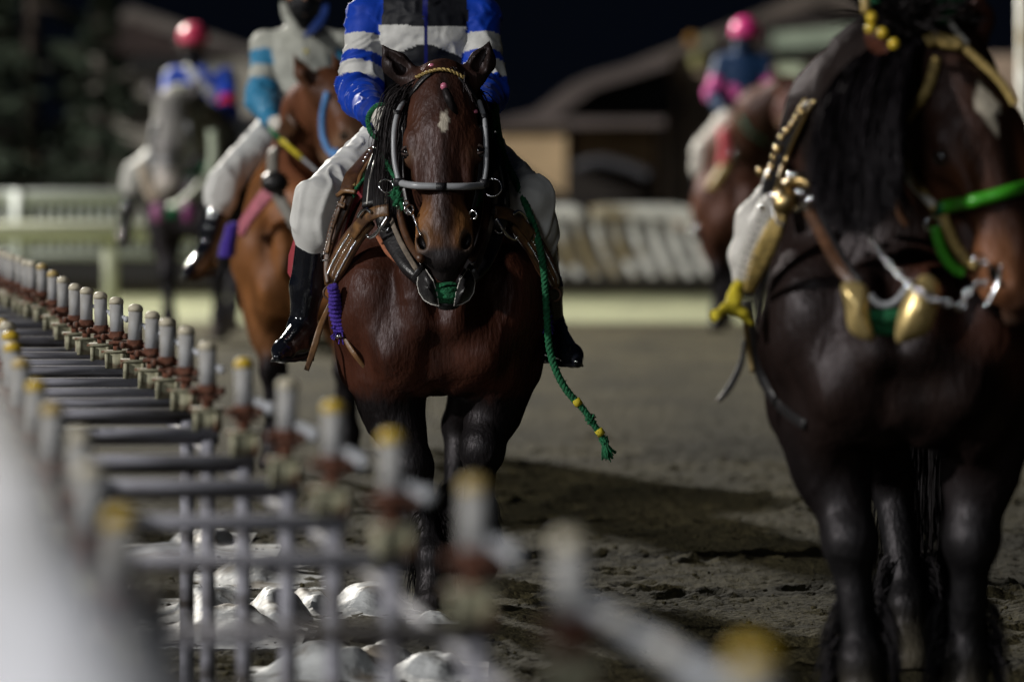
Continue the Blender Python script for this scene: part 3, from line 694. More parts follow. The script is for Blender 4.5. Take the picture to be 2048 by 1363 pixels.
# churned track surface: real relief
xs = np.arange(-4.2, 4.21, .024); ys = np.concatenate([np.arange(13, 27, .03), 27 + np.cumsum(np.linspace(.03, .22, 190))]); YM = ys[-1]
Xg, Yg = np.meshgrid(xs, ys, indexing='ij'); pp = np.stack([Xg.ravel(), Yg.ravel(), np.zeros(Xg.size)], 1)
zz = noise(pp * (1.1, .6, 1)) * .03 + noise(pp * (5, 4, 1)) * .014 + (noise(pp * (13, 11, 1)) ** 2) * .05 + noise(pp * (24, 20, 1)) * .026 - .012
hp = np.zeros(len(zz))
for _ in range(420):
    cx_, cy_ = rng.uniform(-1.2, 3.6), 15 + 17 * rng.rand(); ix0, ix1 = np.searchsorted(xs, (cx_ - .22, cx_ + .22)); iy0, iy1 = np.searchsorted(ys, (cy_ - .26, cy_ + .26))
    X_, Y_ = np.meshgrid(xs[ix0:ix1], ys[iy0:iy1], indexing='ij'); d_ = np.sqrt(((X_ - cx_) / 1.0) ** 2 + ((Y_ - cy_) / 1.25) ** 2) / rng.uniform(.065, .095); idx_ = (np.arange(ix0, ix1)[:, None] * len(ys) + np.arange(iy0, iy1)[None, :])
    hp[idx_] += -.024 * np.exp(-d_ ** 4) + .016 * np.exp(-((d_ - 1.35) / .3) ** 2)
zz = zz + hp
edge = np.minimum(1, (YM - pp[:, 1]) / 6); pp[:, 2] = zz * np.clip(edge, 0, 1) * .75
nx, ny = len(xs), len(ys); ii = np.arange((nx - 1) * (ny - 1)); a = (ii // (ny - 1)) * ny + ii % (ny - 1)
Fg = np.stack([a, a + ny, a + ny + 1, a + 1], 1)
setp(npmesh('dirt_track', pp, Fg, GM), kind='structure')
mb = MB(); mb.add([(-60, YM - .02, -.008), (60, YM - .02, -.008), (60, 64, -.008), (-60, 64, -.008)], [(0, 1, 2, 3)]); mb.add([(-60, -20, -.012), (-4.2, -20, -.012), (-4.2, YM, -.012), (-60, YM, -.012)], [(0, 1, 2, 3)]); mb.add([(4.2, -20, -.012), (60, -20, -.012), (60, YM, -.012), (4.2, YM, -.012)], [(0, 1, 2, 3)])
mb.add([(-4.2, -20, -.012), (4.2, -20, -.012), (4.2, 13, -.012), (-4.2, 13, -.012)], [(0, 1, 2, 3)])
setp(mb.build('dirt_apron', GM), kind='structure')
# grass strip on the far side, made pale to paint the lamp pool
mb = MB(); mb.add([(-60, 51.5, .0), (60, 49.0, .0), (60, 57.5, .0), (-60, 60, .0)], [(0, 1, 2, 3)])
setp(mb.build('lit_verge', mat('lit_pale_grass', (.17, .18, .10), .95, nscale=2, namt=.5, bump=.8, bscale=60)), kind='structure')
# clods scattered on the track
mb = MB()
for _ in range(2600):
    x, y = rng.uniform(-1.6, 3.4), 15.5 + 18 * rng.rand() ** 1.5; r = .003 + .007 * rng.rand() ** 3
    ball(mb, (x, y, r * .4), (r * rng.uniform(.8, 1.5), r * rng.uniform(.8, 1.4), r * .8), 6, 4)
setp(mb.build('dirt_clods', GM), 'small crumbs of dark soil scattered over the churned track', 'soil', kind='stuff')
# snow
SNOW = mat('old_snow', (.55, .57, .58), .6, nscale=9, namt=.12, bump=.6, bscale=30, wear=(.22, .19, .15), wscale=5)
def snow(x, y, rx, ry, h, seed):
    n = 44; vs = []; fs = []
    for i in range(n):
        for k in range(n):
            u = (i / (n - 1) - .5) * 2; v = (k / (n - 1) - .5) * 2; vs.append((x + u * rx * 1.35, y + v * ry * 1.35, 0))
    V = np.array(vs); u = (V[:, 0] - x) / rx; v = (V[:, 1] - y) / ry; rr = np.sqrt(np.maximum(u * u + v * v + noise(np.stack([u * 1.6, v * 1.6, np.full(len(u), seed)], 1)) * .55 + .12, 0))
    V[:, 2] = (1 / (1 + (rr / .75) ** 6) - .08) * .9 * h * 1.25 * (1 + .35 * noise(np.stack([u * 2.0, v * 2.0, np.full(len(u), seed + 3)], 1))) + h * .10 * noise(np.stack([u * 7, v * 7, np.full(len(u), seed)], 1)) * np.exp(-1.5 * rr ** 2)
    for i in range(n - 1):
        for k in range(n - 1): a = i * n + k; fs.append((a, a + n, a + n + 1, a + 1))
    return MB().add(V, fs).build('snow', SNOW)
GS = 'snow lumps along the foot of the barrier'
snow_list = [(455, 1260, .16, .5, .11, 'white heap of old snow left of the vertical legs under the barrier'), (545, 1235, .10, .55, .15, 'upright block of snow seen between the second and third barrier legs'), (735, 1215, .13, .3, .14, 'brown streaked snow lump right of the barrier legs near the foreleg of the bay horse'),
             (865, 1243, .055, .06, .055, 'small clean snow lump at the front hoof of the bay horse'), (620, 1215, .09, .3, .09, 'dirty grey snow lump under the middle of the barrier'), (350, 1105, .25, .35, .05, 'thin flat patch of snow under the far half of the barrier'),
             (420, 1080, .1, .4, .09, 'narrow snow ridge behind the legs of the barrier'), (650, 1345, .16, .3, .14, 'bright snow heap at the bottom edge left of the rusty clamp'), (760, 1330, .12, .25, .11, 'bright snow heap at the bottom edge below the near crossbar'), (430, 1225, .15, .5, .13, 'largest clean snow heap under the left half of the barrier'), (860, 1345, .11, .3, .09, 'small snow heap at the bottom edge beside the track'), (520, 1150, .16, .45, .10, 'long snow ridge under the middle rungs of the barrier')]
for k, (px, py, rx, ry, h, lb) in enumerate(snow_list):
    s_ = (py - HORIZ) / CAMH; Zg = FPX / s_; setp(snow((px - 1024) / s_, Zg, rx * 1.25, ry, h * .62, k * 7.3), lb, 'snow', GS)

# ------------------------------------------------------------------ ladder-like barrier in the foreground
PAINT = mat('white_post_paint', (.50, .52, .56), .62, spec=.25, namt=.12, nscale=20, bump=.1, bscale=30, wear=(.36, .35, .33), wscale=4)
CAPW = mat('cream_cap', (.55, .50, .38), .5, namt=.15); CAPY = mat('yellow_cap', (.62, .42, .03), .45, namt=.25, nscale=30)
RUST = mat('rusty_clamp', (.16, .055, .028), .8, nscale=30, namt=.6, bump=.8, bscale=60, wear=(.05, .035, .028), wscale=30)
GALV = mat('weathered_bracket', (.30, .29, .20), .7, metal=0, nscale=40, namt=.4, wear=(.14, .06, .03), wscale=18)
BEAM = mat('grey_crossbar_paint', (.30, .30, .345), .7, spec=.3, nscale=10, namt=.3, wear=(.07, .06, .055), wscale=3, stretch=(.6, 4, 4))
right_row = [(40, 513, 0), (53, 519.5, 0), (65, 522, 0), (84, 527, 1), (106, 541, 1), (126, 553, 0), (150, 567, 0), (173, 574.5, 0), (200, 583.5, 0), (232, 594, 0), (271, 608, 0), (305, 622, 0), (334, 636, 0), (373, 653, 0), (415, 682, 0), (487, 716, 2), (575, 757, 0), (667, 801, 2), (782, 860, 2), (950, 955, 1), (1140, 1065, 0), (1510, 1290, 2)]
left_row = [(2, 636, 1), (14, 643, 0), (21, 662, 2), (25, 685, 2), (42, 717, 1), (72, 760, 2), (104, 806, 1), (160, 858, 0), (180, 925, 0), (240, 1019, 2), (318, 1155, 0)]
ZT = 1.12
def rowpt(px, py): s_ = (py - HORIZ) / (CAMH - ZT); return np.array([(px - 1024) / s_, FPX / s_])
barrier = empty('barrier', (-.9, 14, 0), 'long low ladder-like barrier of paired white capped posts joined by grey crossbars', 'barrier')
def post_mesh(kind):
    out = []
    mb = MB(); tube(mb, [(0, 0, -.125), (0, 0, -.022)], .0240, 16); out.append(('post', mb, PAINT))
    mb = MB(); n = [(0, 0, -.024), (0, 0, -.012), (0, 0, -.004), (0, 0, .0)]; tube(mb, n, [.0255, .0255, .019, .004], 16)
    ball(mb, (0, 0, -.016), (.0262, .0262, .018), 16, 8); out.append(('cap', mb, CAPY if kind == 2 else CAPW if kind == 0 else mat_c1))
    mb = MB(); tube(mb, [(0, 0, -.150), (0, 0, -.120)], .0275, 12); box(mb, (0, -.012, -.138), (.10, .018, .02), .3); 
    for q in (-1, 1): tube(mb, [(q * .04, -.03, -.138), (q * .04, .02, -.138)], .009, 6); ball(mb, (q * .04, -.032, -.138), .012, 6, 4)
    tube(mb, [(0, 0, -.19), (0, 0, -.15)], .016, 10); box(mb, (.004, 0, -.158), (.06, .05, .012), .1); out.append(('clamp', mb, RUST))
    mb = MB(); box(mb, (0, 0, -.222), (.075, .07, .055)); box(mb, (0, 0, -.190), (.095, .085, .008)); box(mb, (-.028, -.04, -.222), (.012, .012, .05)); box(mb, (.028, -.04, -.222), (.012, .012, .05)); out.append(('bracket', mb, GALV))
    return out
mat_c1 = mat('ochre_cap', (.50, .37, .14), .5, namt=.25)
protos = {k: [(n, (lambda o: (o))(mb.build(n, m))) for n, mb, m in post_mesh(k)] for k in (0, 1, 2)}
legp = MB(); tube(legp, [(0, 0, 0), (0, 0, .88)], .021, 10); box(legp, (0, 0, .008), (.12, .12, .012)); legp = legp.build('support_leg', BEAM)
stubp = MB(); tube(stubp, [(0.012, .0, -.105), (.040, -.01, -.115), (.064, -.02, -.128)], [.009, .011, .014], 10); ball(stubp, (.066, -.022, -.130), .019, 10, 6); stubp = stubp.build('side_peg', PAINT)
used = set()
def place(o, loc, parent, rz=0, sc=1, tl=(0, 0)):
    if o.name in used or True:
        c = o.copy(); COL.objects.link(c)
    c.location = loc; c.rotation_euler = (tl[0], tl[1], rz); c.scale = (sc, sc, sc); c.parent = parent

    return c
def add_post(xy, kind, rz, peg=True, leg=True):
    base = place(protos[kind][0][1], (xy[0] + .9, xy[1] - 14, ZT), barrier, rz, 1, (rng.randn() * .022, rng.randn() * .022))
    for n, o in protos[kind][1:]:
        place(o, (0, 0, 0), base)
    if peg: place(stubp, (0, 0, 0), base, 0, 1.0 if xy[1] < 15 else .6)
    if leg: place(legp, (xy[0] + .9, xy[1] - 14, 0), barrier)
RP = [rowpt(a, b) for a, b, k in right_row]
for k_ in range(3): RP.insert(0, RP[0] + (RP[0] - RP[3]) / 3 * 1.0); right_row.insert(0, (0, 0, 0))
LP = [rowpt(a, b) for a, b, k in left_row]
for (p, (a, b, k)) in zip(RP, right_row): add_post(p, k, rng.rand() * .5 - .25, True, a > 370)
for (p, (a, b, k)) in zip(LP, left_row): add_post(p, k, rng.rand() * .5 - .25, False, False)
for p in RP:                                           # crossbars
    mb = MB(); L_ = .66 if p[1] > 9 else .6
    tl = (rng.rand() - .5) * .012; box(mb, (p[0] - L_ / 2 + .03, p[1] + .0, .862 + tl), (L_, .06, .028)); box(mb, (p[0] - L_ / 2 + .03, p[1] + .026, .844 + tl), (L_, .006, .034 if p[1] > 13 else .012))
    o = mb.build('crossbar', BEAM); o.parent = barrier; o.matrix_parent_inverse = worldmat(barrier).inverted()
mb = MB(); lpth = [(p[0], p[1], .80) for p in RP]; tube(mb, lpth, .014, 8); mb.build('long_rail', BEAM, barrier)
for n_ in list(protos):
    for nm, o in protos[n_]: bpy.data.objects.remove(o)
bpy.data.objects.remove(legp); bpy.data.objects.remove(stubp)

mb = MB(); tube(mb, [P(1215, 1248, 8.3), P(1330, 1305, 7.8), P(1450, 1385, 7.2)], .021, 10); mb.build('white_pipe', PAINT, barrier)
# white board fence close on the left
WB = mat('white_board_paint', (.68, .69, .74), .9, spec=.1, nscale=3, namt=.10, wear=(.5, .5, .5), wscale=2)
bf = empty('board_fence', (-.6, 6.5, 0), 'bright white board fence close to the viewer at lower left', 'fence')
A0 = np.array([-.76, 8.3]); A1 = np.array([-.10, 2.4]); dirv = nrm(A1 - A0); nn_ = 10; ang = math.atan2(dirv[1], dirv[0])
for i in range(nn_):
    a = A0 + (A1 - A0) * i / nn_; b = A0 + (A1 - A0) * (i + 1) / nn_; c = (a + b) / 2 + np.array((-.03, 0))
    mb = MB(); box(mb, (c[0], c[1], .70), (np.linalg.norm(b - a) - .10, .03, 1.24), ang); mb.build('board', WB, bf)
    mb = MB(); box(mb, (a[0] - .05, a[1], .67), (.06, .06, 1.33), ang); mb.build('post', WB, bf)
mb = MB(); c = (A0 + A1) / 2; box(mb, (c[0] - .03, c[1], 1.345), (np.linalg.norm(A1 - A0), .075, .035), ang); mb.build('top_rail', WB, bf)
mb = MB(); q = P(6, 1200, 5.0); box(mb, q, (.05, .03, .035), ang); mb.build('reflector', mat('orange_reflector', (.5, .24, .03), .4), bf)

# ------------------------------------------------------------------ background
def zof(px, py, Z): return P(px, py, Z)
# picket fence far left
FW = mat('faded_fence_paint', (.42, .455, .44), .6, namt=.15)
def quadpanel(mb, pts, Z, t=.15):
    a = [P(x, y, Z) for x, y in pts]; b = [q + np.array((0, t, 0)) for q in a]; n = len(a)
    mb.add(a + b, [tuple(range(n))[::-1], tuple(range(n, 2 * n))] + [(i, (i + 1) % n, n + (i + 1) % n, n + i) for i in range(n)]); return mb
pf = empty('picket_fence', (-4.5, 57, 0), 'pale green fence of many thin upright bars at the far left', 'fence')
mb = MB(); box(mb, (-5.2, 57, 1.03), (6.2, .06, .14)); mb.build('top_rail', FW, pf)
mb = MB(); box(mb, (-5.2, 57, .45), (6.2, .06, .08)); mb.build('bottom_rail', FW, pf)
mb = MB()
for i in range(64): box(mb, (-8.2 + i * .098, 57.02, .73), (.040, .03, .54))
mb.build('pickets', FW, pf)
for x in (-6.0,): mb = MB(); box(mb, (x + 1.05, 57, .55), (.12, .1, 1.1)); mb.build('post', FW, pf)
gr = empty('guard_rail', (-4, 54, 0), 'broad cream guard rail on posts in front of the far left fence', 'guard rail')
FC = mat('cream_rail_paint', (.42, .44, .34), .6, namt=.12)
mb = MB(); tube(mb, [(-9, 54, .74), (-1.9, 54, .74)], .085, 10, flat=1.1); box(mb, (-5.4, 53.93, .74), (7, .05, .12)); mb.build('rail', FC, gr)
for x in (-6.6, -3.82): mb = MB(); box(mb, (x, 54.1, .35), (.13, .12, .7)); mb.build('post', FC, gr)
# curved white barrier far right
WF = mat('weathered_white_paint', (.80, .80, .72), .55, namt=.25, nscale=4, wear=(.30, .24, .12), wscale=1.5)
for (x0, x1, Zb, lb) in ((1070, 1168, 64, 'left half of the low white slatted barrier beyond the track'), (1182, 1400, 62, 'right half of the low white slatted barrier beyond the track, with a curved end')):
    wf = empty('slatted_barrier', tuple(P((x0 + x1) / 2, 500, Zb) * (1, 1, 0)), lb, 'barrier', 'white slatted barriers beyond the track')
    s_ = FPX / Zb; n = int((x1 - x0) / 36) + 1; top = [P(x0 + (x1 - x0) * t, 424 + (4 if t in (0,) else 0) + 40 * max(0, t - .82) ** 1.2 * 4, Zb) for t in np.linspace(0, 1, 9)]
    mb = MB(); ribbon(mb, top, [(0, -1, 0)] * 9, .17, .10); mb.build('top_rail', WF, wf)
    for i in range(n):
        x = x0 + 12 + i * 37; pts = crom([P(x - 4, 438, Zb), P(x + 6, 480, Zb), P(x + 22, 520, Zb - .3), P(x + 40, 552, Zb - .8)], 5)
        mb = MB(); ribbon(mb, pts, [(0, -1, .1)] * len(pts), .085, .03); mb.build('slat', WF, wf)
# left house
def pbuild(name, pts, Z, col, parent, t=.3, rough=.8, emit=0):
    m = mat(name + '_surface', col, rough, nscale=1.2, namt=.25)
    return quadpanel(MB(), pts, Z, t).build(name, m, parent, smooth=False)
def solid(name, poly, Z, depth, col, parent, **k): return pbuild(name, poly, Z, col, parent, t=depth, **k)
hb = empty('stable_building', tuple(P(320, 258, 112) * (1, 1, 0)), 'low grey gabled stable building behind the dark conifer at upper left', 'building')
solid('wall', [(150, 108), (700, 118), (700, 436), (150, 436)], 112, 8, (.50, .47, .40), hb)
solid('gable_wall', [(182, 96), (262, 40), (350, 80), (470, 108), (182, 108)], 111.8, .3, (.055, .036, .032), hb)
solid('roof', [(150, 100), (160, 84), (256, 16), (262, 14), (500, 98), (500, 112), (256, 42)], 111.85, 9, (.22, .19, .17), hb)
solid('roof_band', [(480, 96), (720, 100), (720, 128), (480, 124)], 111.8, 2, (.2,.18,.16), hb)
solid('dark_opening', [(300, 112), (392, 112), (392, 150), (180, 140)], 111.6, .2, (.02, .02, .02), hb)
for x in (215, 330): solid('window', [(x, 185), (x + 60, 185), (x + 60, 235), (x, 235)], 111.7, .2, (.05, .05, .045), hb)
# right stable block
sb = empty('stable_block', tuple(P(1450, 258, 100) * (1, 1, 0)), 'brown stable block with sweeping gabled roofs behind the rider in navy and pink', 'building')
solid('wall', [(1320, 110), (2100, 110), (2100, 455), (1320, 455)], 100, 9, (.56, .42, .31), sb)
solid('gable_panel', [(1340, 112), (1620, 22), (1760, 60), (1760, 112)], 99.6, .3, (.045, .035, .032), sb)
solid('roof', [(1180, 160), (1340, 96), (1612, -14), (1700, -14), (1830, 30), (1830, 50), (1640, 8), (1480, 62), (1340, 118), (1190, 176)], 99.75, 10, (.19, .155, .13), sb)
solid('fascia_sign', [(1545, 66), (1735, 50), (1735, 84), (1545, 96)], 99.5, .2, (.5, .6, .45), sb)
solid('fascia_trim', [(1545, 96), (1735, 84), (1735, 96), (1545, 104)], 99.55, .18, (.10, .13, .11), sb)
solid('notice_board', [(1552, 120), (1606, 118), (1606, 158), (1552, 160)], 99.8, .1, (.75, .85, .6), sb)
for x, y, c, r in ((1384, 80, (.5, .25, .04), 12), (1418, 84, (.3, .32, .2), 14), (1396, 122, (.42, .40, .16), 16)):
    q = P(x, y, 98); mb = MB(); ball(mb, q, (r / 114, .08, r / 114), 12, 8); mb.build('round_dot', mat('dot_tone', c, .7), sb)  # small flattened balls in yellowish tones on the stable front
for x in (1340, 1368, 1404): mb = MB(); tube(mb, [P(x, 185, 98.5), P(x, 440, 98.5)], .06, 10); mb.build('drain_pipe', mat('pipe', (.14, .13, .12), .6), sb)
ob = empty('open_shed', tuple(P(1150, 258, 95) * (1, 1, 0)), 'dark open shed with a lit patch painted on its tan wall, left of the brown stable block', 'shed')
solid('roof', [(960, 248), (1070, 222), (1140, 168), (1180, 150), (1340, 106), (1340, 132), (1190, 178), (1110, 236), (1330, 236), (1330, 252), (960, 256)], 94.3, 7, (.16, .13, .12), ob)
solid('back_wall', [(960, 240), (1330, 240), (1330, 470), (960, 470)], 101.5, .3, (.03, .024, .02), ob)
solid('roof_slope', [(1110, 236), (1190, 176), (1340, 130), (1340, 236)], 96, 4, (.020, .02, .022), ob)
solid('lit_wall_patch', [(970, 252), (1132, 250), (1132, 388), (1100, 372), (1000, 300), (970, 290)], 94.5, .2, (.72, .52, .30), ob)  # light falling on the wall is put into this brighter tan
solid('lit_inner_wall', [(1150, 256), (1308, 256), (1308, 346), (1260, 340), (1200, 320), (1150, 322)], 97, .2, (.42, .27, .14), ob)  # brown raised to carry the light inside the shed
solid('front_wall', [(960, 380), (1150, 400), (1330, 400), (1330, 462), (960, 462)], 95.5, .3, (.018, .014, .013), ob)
mb = MB(); tube(mb, crom([P(1150, 335, 94), P(1200, 322, 94), P(1260, 335, 94), P(1300, 352, 94)], 5), .09, 8); mb.build('curved_pipe', mat('shed_pipe', (.10, .10, .11), .6), ob)
# white edge post at the top right
mb = MB(); a = P(2046, 258, 40); tube(mb, [(a[0], 40, 0), (a[0], 40, 3.2)], .05, 10); setp(mb.build('pole', WF), 'slim pale pole at the right edge behind the black horse', 'pole')
# conifers
NEED = mat('conifer_needles', attr=True, rough=.8, nscale=2, namt=.4); BARK = mat('bark', (.06, .045, .035), .9, nscale=5, namt=.4, bump=.6, bscale=20)
def conifer(px, Z, h, rad, n, lb):
    x = (px - 1024) / FPX * Z; t = empty('conifer', (x, Z, 0), lb, 'tree', 'dark conifers at the far left')
    mb = MB(); tube(mb, [(x, Z, 0), (x + .05, Z, h * .5), (x, Z, h)], [.16, .1, .02], 8)
    for _ in range(40):
        z = h * (.1 + .8 * rng.rand()); a = rng.rand() * 6.28; r = rad * (1 - z / h) * .9; tube(mb, [(x, Z, z), (x + math.cos(a) * r, Z + math.sin(a) * r, z - .2 * r)], [.035, .008], 4)
    mb.build('trunk', BARK, t)
    mb = MB(); nb = 90; br = [(h * (.08 + .9 * rng.rand() ** .9), rng.rand() * 6.28, rng.uniform(.65, 1.08)) for _ in range(nb)]
    for _ in range(n):
        z, a, k = br[rng.randint(nb)]; r = rad * (1 - z / h) * k * rng.uniform(.15, 1) ** .6 + .05; a2 = a + rng.randn() * .16
        c = np.array((x + math.cos(a2) * r, Z + math.sin(a2) * r, z - .22 * r + rng.randn() * .05)); s = rng.uniform(.04, .10)
        d = nrm((math.cos(a2) + rng.randn() * .4, math.sin(a2) + rng.randn() * .4, -.25 + rng.randn() * .3)); w_ = nrm(np.cross(d, rng.randn(3))) * s * .35
        cc = np.array((.062, .085, .055)) * rng.uniform(.6, 1.5) if rng.rand() > .06 else np.array((.09, .05, .02))
        mb.add([c - w_, c + d * s * 1.6, c + w_, c - d * s * .5], [(0, 3, 2, 1)], cc)
    mb.build('crown', NEED, t, smooth=False)
conifer(60, 80, 6.5, 1.9, 14000, 'tall dark conifer at the left edge of the photo')
conifer(205, 84, 4.2, 1.0, 7000, 'shorter conifer right of the tall one in front of the stable building')
conifer(-60, 76, 5.8, 1.5, 6000, 'conifer cut by the left edge of the photo')

# ================================================================== HORSE 1 (bay, in focus)
def headframe(p0, p1, fdir, sc=None, L=.757):
    l = nrm(p1 - p0); f = nrm(np.array(fdir, float) - l * np.dot(fdir, l)); x = np.cross(f, l)
    return Frame(p0, np.column_stack([x, f, l]), sc if sc else np.linalg.norm(p1 - p0) / L)
BLK = (.009, .008, .009)
def stdpose(j=0):
    g = lambda a: [tuple(np.array(x) + (0, 0, 0)) for x in a]
    return dict(frontL=[(-.22, .34, .86), (-.18, .24, .50), (-.17, .22, .18), (-.17, .17, 0)], frontR=[(.22, .36, .86), (.18, .34, .50), (.17, .42, .18), (.17, .40, 0)],
                hindL=[(-.22, 1.68, .92), (-.17, 2.15, .56), (-.16, 2.05, .19), (-.16, 1.98, 0)], hindR=[(.22, 1.62, .92), (.17, 1.95, .56), (.16, 1.80, .19), (.16, 1.73, 0)])
F1 = Frame((-.261, 20.2, 0))
H1 = headframe(P(884, 152, 20.0), P(891, 584, 19.72), (0, -1, 0), .985)
pose1 = dict(frontL=[(-.20, .32, .86), (-.10, .16, .50), (-.02, .04, .19), (-.012, -.02, 0)], frontR=[(.215, .34, .86), (.155, .20, .56), (.13, .42, .25), (.13, .52, .10)],
             hindL=[(-.22, 1.60, .92), (-.16, 2.10, .56), (-.13, 1.98, .19), (-.13, 1.90, 0)], hindR=[(.20, 1.55, .92), (.06, 1.95, .56), (.05, 1.78, .19), (.05, 1.70, 0)])
c1 = dict(legk=1.12, body=(.044, .0145, .0080), neck=(.028, .011, .008), arm=(.046, .0145, .008), black=BLK, face=(.042, .016, .010), front=(.028, .013, .010), muzzle=(.14, .060, .022), lip=(.028, .020, .018), ear=(.018, .012, .011), hoof=(.12, .095, .06), lid=(.05, .035, .03))
neck1 = [((0, .70, 1.42), .23), ((0, .35, 1.53), .185), ((.0, .10, 1.68), .145), ((.012, -.06, 1.80), .115), ((.012, -.14, 1.86), .085)]
def nostril(V, C, hl, hm): return blend(C, (.004, .003, .003), smooth01(1 - np.sqrt(((np.abs(hl[:, 0]) - .080 + (hl[:, 2] - .65) * .25) / .016) ** 2 + ((hl[:, 2] - .652) / .036) ** 2), 0, .25) * hm * smooth01(hl[:, 1], .02, .04))
def paint1(V, C, loc, hl, hm):
    n1 = noise(V * 30); n2 = noise(V * (9, 9, 6) + 3)
    legs = smooth01(.80 + n1 * .03 - loc[:, 2], 0, .08) * (1 - hm)
    C = blend(C, (.006, .0055, .006), legs * .96)  # black legs, taken higher and darker to paint the shadow on the forearms
    C = C * (1 + .35 * noise(V * (5, 3, 4) + 4))[:, None]
    # head colours: dark centre line, tan muzzle sides, star
    tanw = smooth01(hl[:, 2], .46, .60) * smooth01(.69 - hl[:, 2], 0, .05) * smooth01(np.abs(hl[:, 0]), .028, .055) * hm
    C = blend(C, (.20, .088, .028), tanw * .85)
    C = blend(C, (.016, .010, .009), smooth01(.034 + n2 * .03 - np.abs(hl[:, 0] - .006), 0, .03) * hm * smooth01(hl[:, 1], .0, .05) * .7)
    C = blend(C, (.070, .026, .013), hm * smooth01(np.abs(hl[:, 0]), .05, .09) * smooth01(hl[:, 2], .08, .2) * smooth01(.5 - hl[:, 2], 0, .2) * .55)
    C = blend(C, (.022, .018, .018), smooth01(hl[:, 2], .665, .70) * hm)
    rim = np.exp(-((np.sqrt(((np.abs(hl[:, 0]) - .078) / .9) ** 2 + ((hl[:, 2] - .655) / 1.5) ** 2) - .022) / .006) ** 2) * hm * smooth01(hl[:, 1], .05, .07)
    C = blend(C, (.10, .075, .06), rim * .8)
    eyer = np.exp(-(((np.abs(hl[:, 0]) - .125) / .03) ** 2 + ((hl[:, 2] - .335) / .022) ** 2)) * hm; C = blend(C, (.13, .075, .045), eyer * .7)
    sx = hl[:, 0] - .006; sz = hl[:, 2] - .228; st = smooth01(1 - ((sx + sz * .10) / (.020 + .006 * n1)) ** 2 - (sz / .048) ** 2 + noise(V * 70) * .9, 0, .5) * hm * smooth01(hl[:, 1], .03, .05)
    C = nostril(V, C, hl, hm); return blend(C, (.42, .38, .31), st)
h1, body1, S1, V1, loc1, hl1 = horse('reddish brown bay horse with a small white star walking straight towards the viewer', F1, pose1, c1, .0085, H1, neck1, ears=(((-.212, .02, -.115), .6), ((.172, .02, -.120), .6)), paint=paint1)
tail(h1, F1, (.008, .007, .007), 220, .5); feathering(h1, F1, pose1, (.012, .011, .011))
mb = MB()       # mane on the left of the neck, forelock
mp_ = crom([H1.p((-.05, -.04, .0)), H1.p((-.05, -.10, .04)), F1.p((-.05, .12, 1.83)), F1.p((-.05, .35, 1.77)), F1.p((0, .6, 1.70))], 12)
for _ in range(5000):
    p = mp_[min(int(abs(rng.rand()) ** 1.5 * len(mp_)), len(mp_) - 1)] + rng.randn(3) * (.02, .03, .01); L_ = .20 + .22 * rng.rand(); w_ = .10 + .055 * rng.rand()
    drape(mb, p, p + (-w_, -.03 + .03 * rng.randn(), -.02), p + (-w_ * (.75 + .35 * rng.rand()), -.02 + .04 * rng.randn(), -L_), .004, (.012, .010, .010), 6)
for _ in range(1100):
    p = H1.p((.06 + .02 * rng.randn(), -.05 - .08 * rng.rand(), .02)); L_ = .12 + .2 * rng.rand(); w_ = .05 + .03 * rng.rand()
    drape(mb, p, p + (w_, .0, -.01), p + (w_, .02 * rng.randn(), -L_), .004, (.010, .009, .009), 6)
mb.build('mane', M['hair'], h1)
mb = MB(); ro = []; ds = []
for _ in range(520):
    ro.append(H1.p((.012 + rng.randn() * .022, .075 + rng.rand() * .02, .0 + rng.rand() * .06))); ds.append(H1.A @ nrm((.12 + rng.randn() * .25, .22, 1)))
strands(mb, ro, ds, .07 + .09 * rng.rand(len(ro)), .006, .35, .004, col=(.014, .011, .011)); mb.build('forelock', M['hair'], h1)

# --- bridle of horse 1
z1 = 19.9
def straptube(pxs, Zs, r, m, name, parent, n=8, **k):
    pts = crom([P(x, y, Z) for (x, y), Z in zip(pxs, Zs)], n); mb = MB(); tube(mb, pts, r, 10, **k); return mb.build(name, m, parent)
nb = straptube([(800, 366), (830, 371), (880, 373), (930, 373), (966, 371)], [19.80, 19.715, 19.70, 19.715, 19.80], .0125, M['greytube'], 'noseband', h1)
mb = MB(); tube(mb, [P(872, 373, 19.70), P(893, 373.3, 19.70)], .0140, 10); mb.build('tape', M['blacktape'], nb)
for pts, Zs in (([(808, 203), (795, 228), (788, 270), (789, 320), (797, 360)], [19.95, 19.88, 19.84, 19.82, 19.80]), ([(958, 203), (968, 235), (972, 280), (972, 330), (968, 362)], [19.95, 19.88, 19.84, 19.82, 19.80])):
    ck = straptube(pts, Zs, .0095, M['greytube'], 'cheek_strap', h1)
    q = [P(pts[-1][0], pts[-1][1] - 4, Zs[-1]), P(pts[-1][0] + (1 if pts[-1][0] < 880 else -1), pts[-1][1] + 12, Zs[-1])]; mb = MB(); tube(mb, q, .019, 10); tube(mb, [P(pts[1][0], pts[1][1] - 8, Zs[1]), P(pts[1][0] - 1, pts[1][1] + 8, Zs[1])], .014, 8); mb.build('tape', M['blacktape'], ck)
for sgn, pts in ((-1, [(806, 236), (812, 215), (824, 190), (842, 165), (862, 147)]), (1, [(967, 240), (958, 215), (944, 190), (932, 172), (918, 156)])):
    p_, n_ = castpath(S1, pts, .006, 19.8); mb = MB(); ribbon(mb, p_, n_, .020, .006, ); mb.build('crown_strap', M['black'], h1)
p_, n_ = castpath(S1, [(838, 158), (856, 149), (880, 143), (902, 146), (922, 158)], .012, 19.9); mb = MB()
rope(mb, p_[::6] + [p_[-1]], .0065, .03, 2); mb.build('brow_braid', M['gold'], h1)
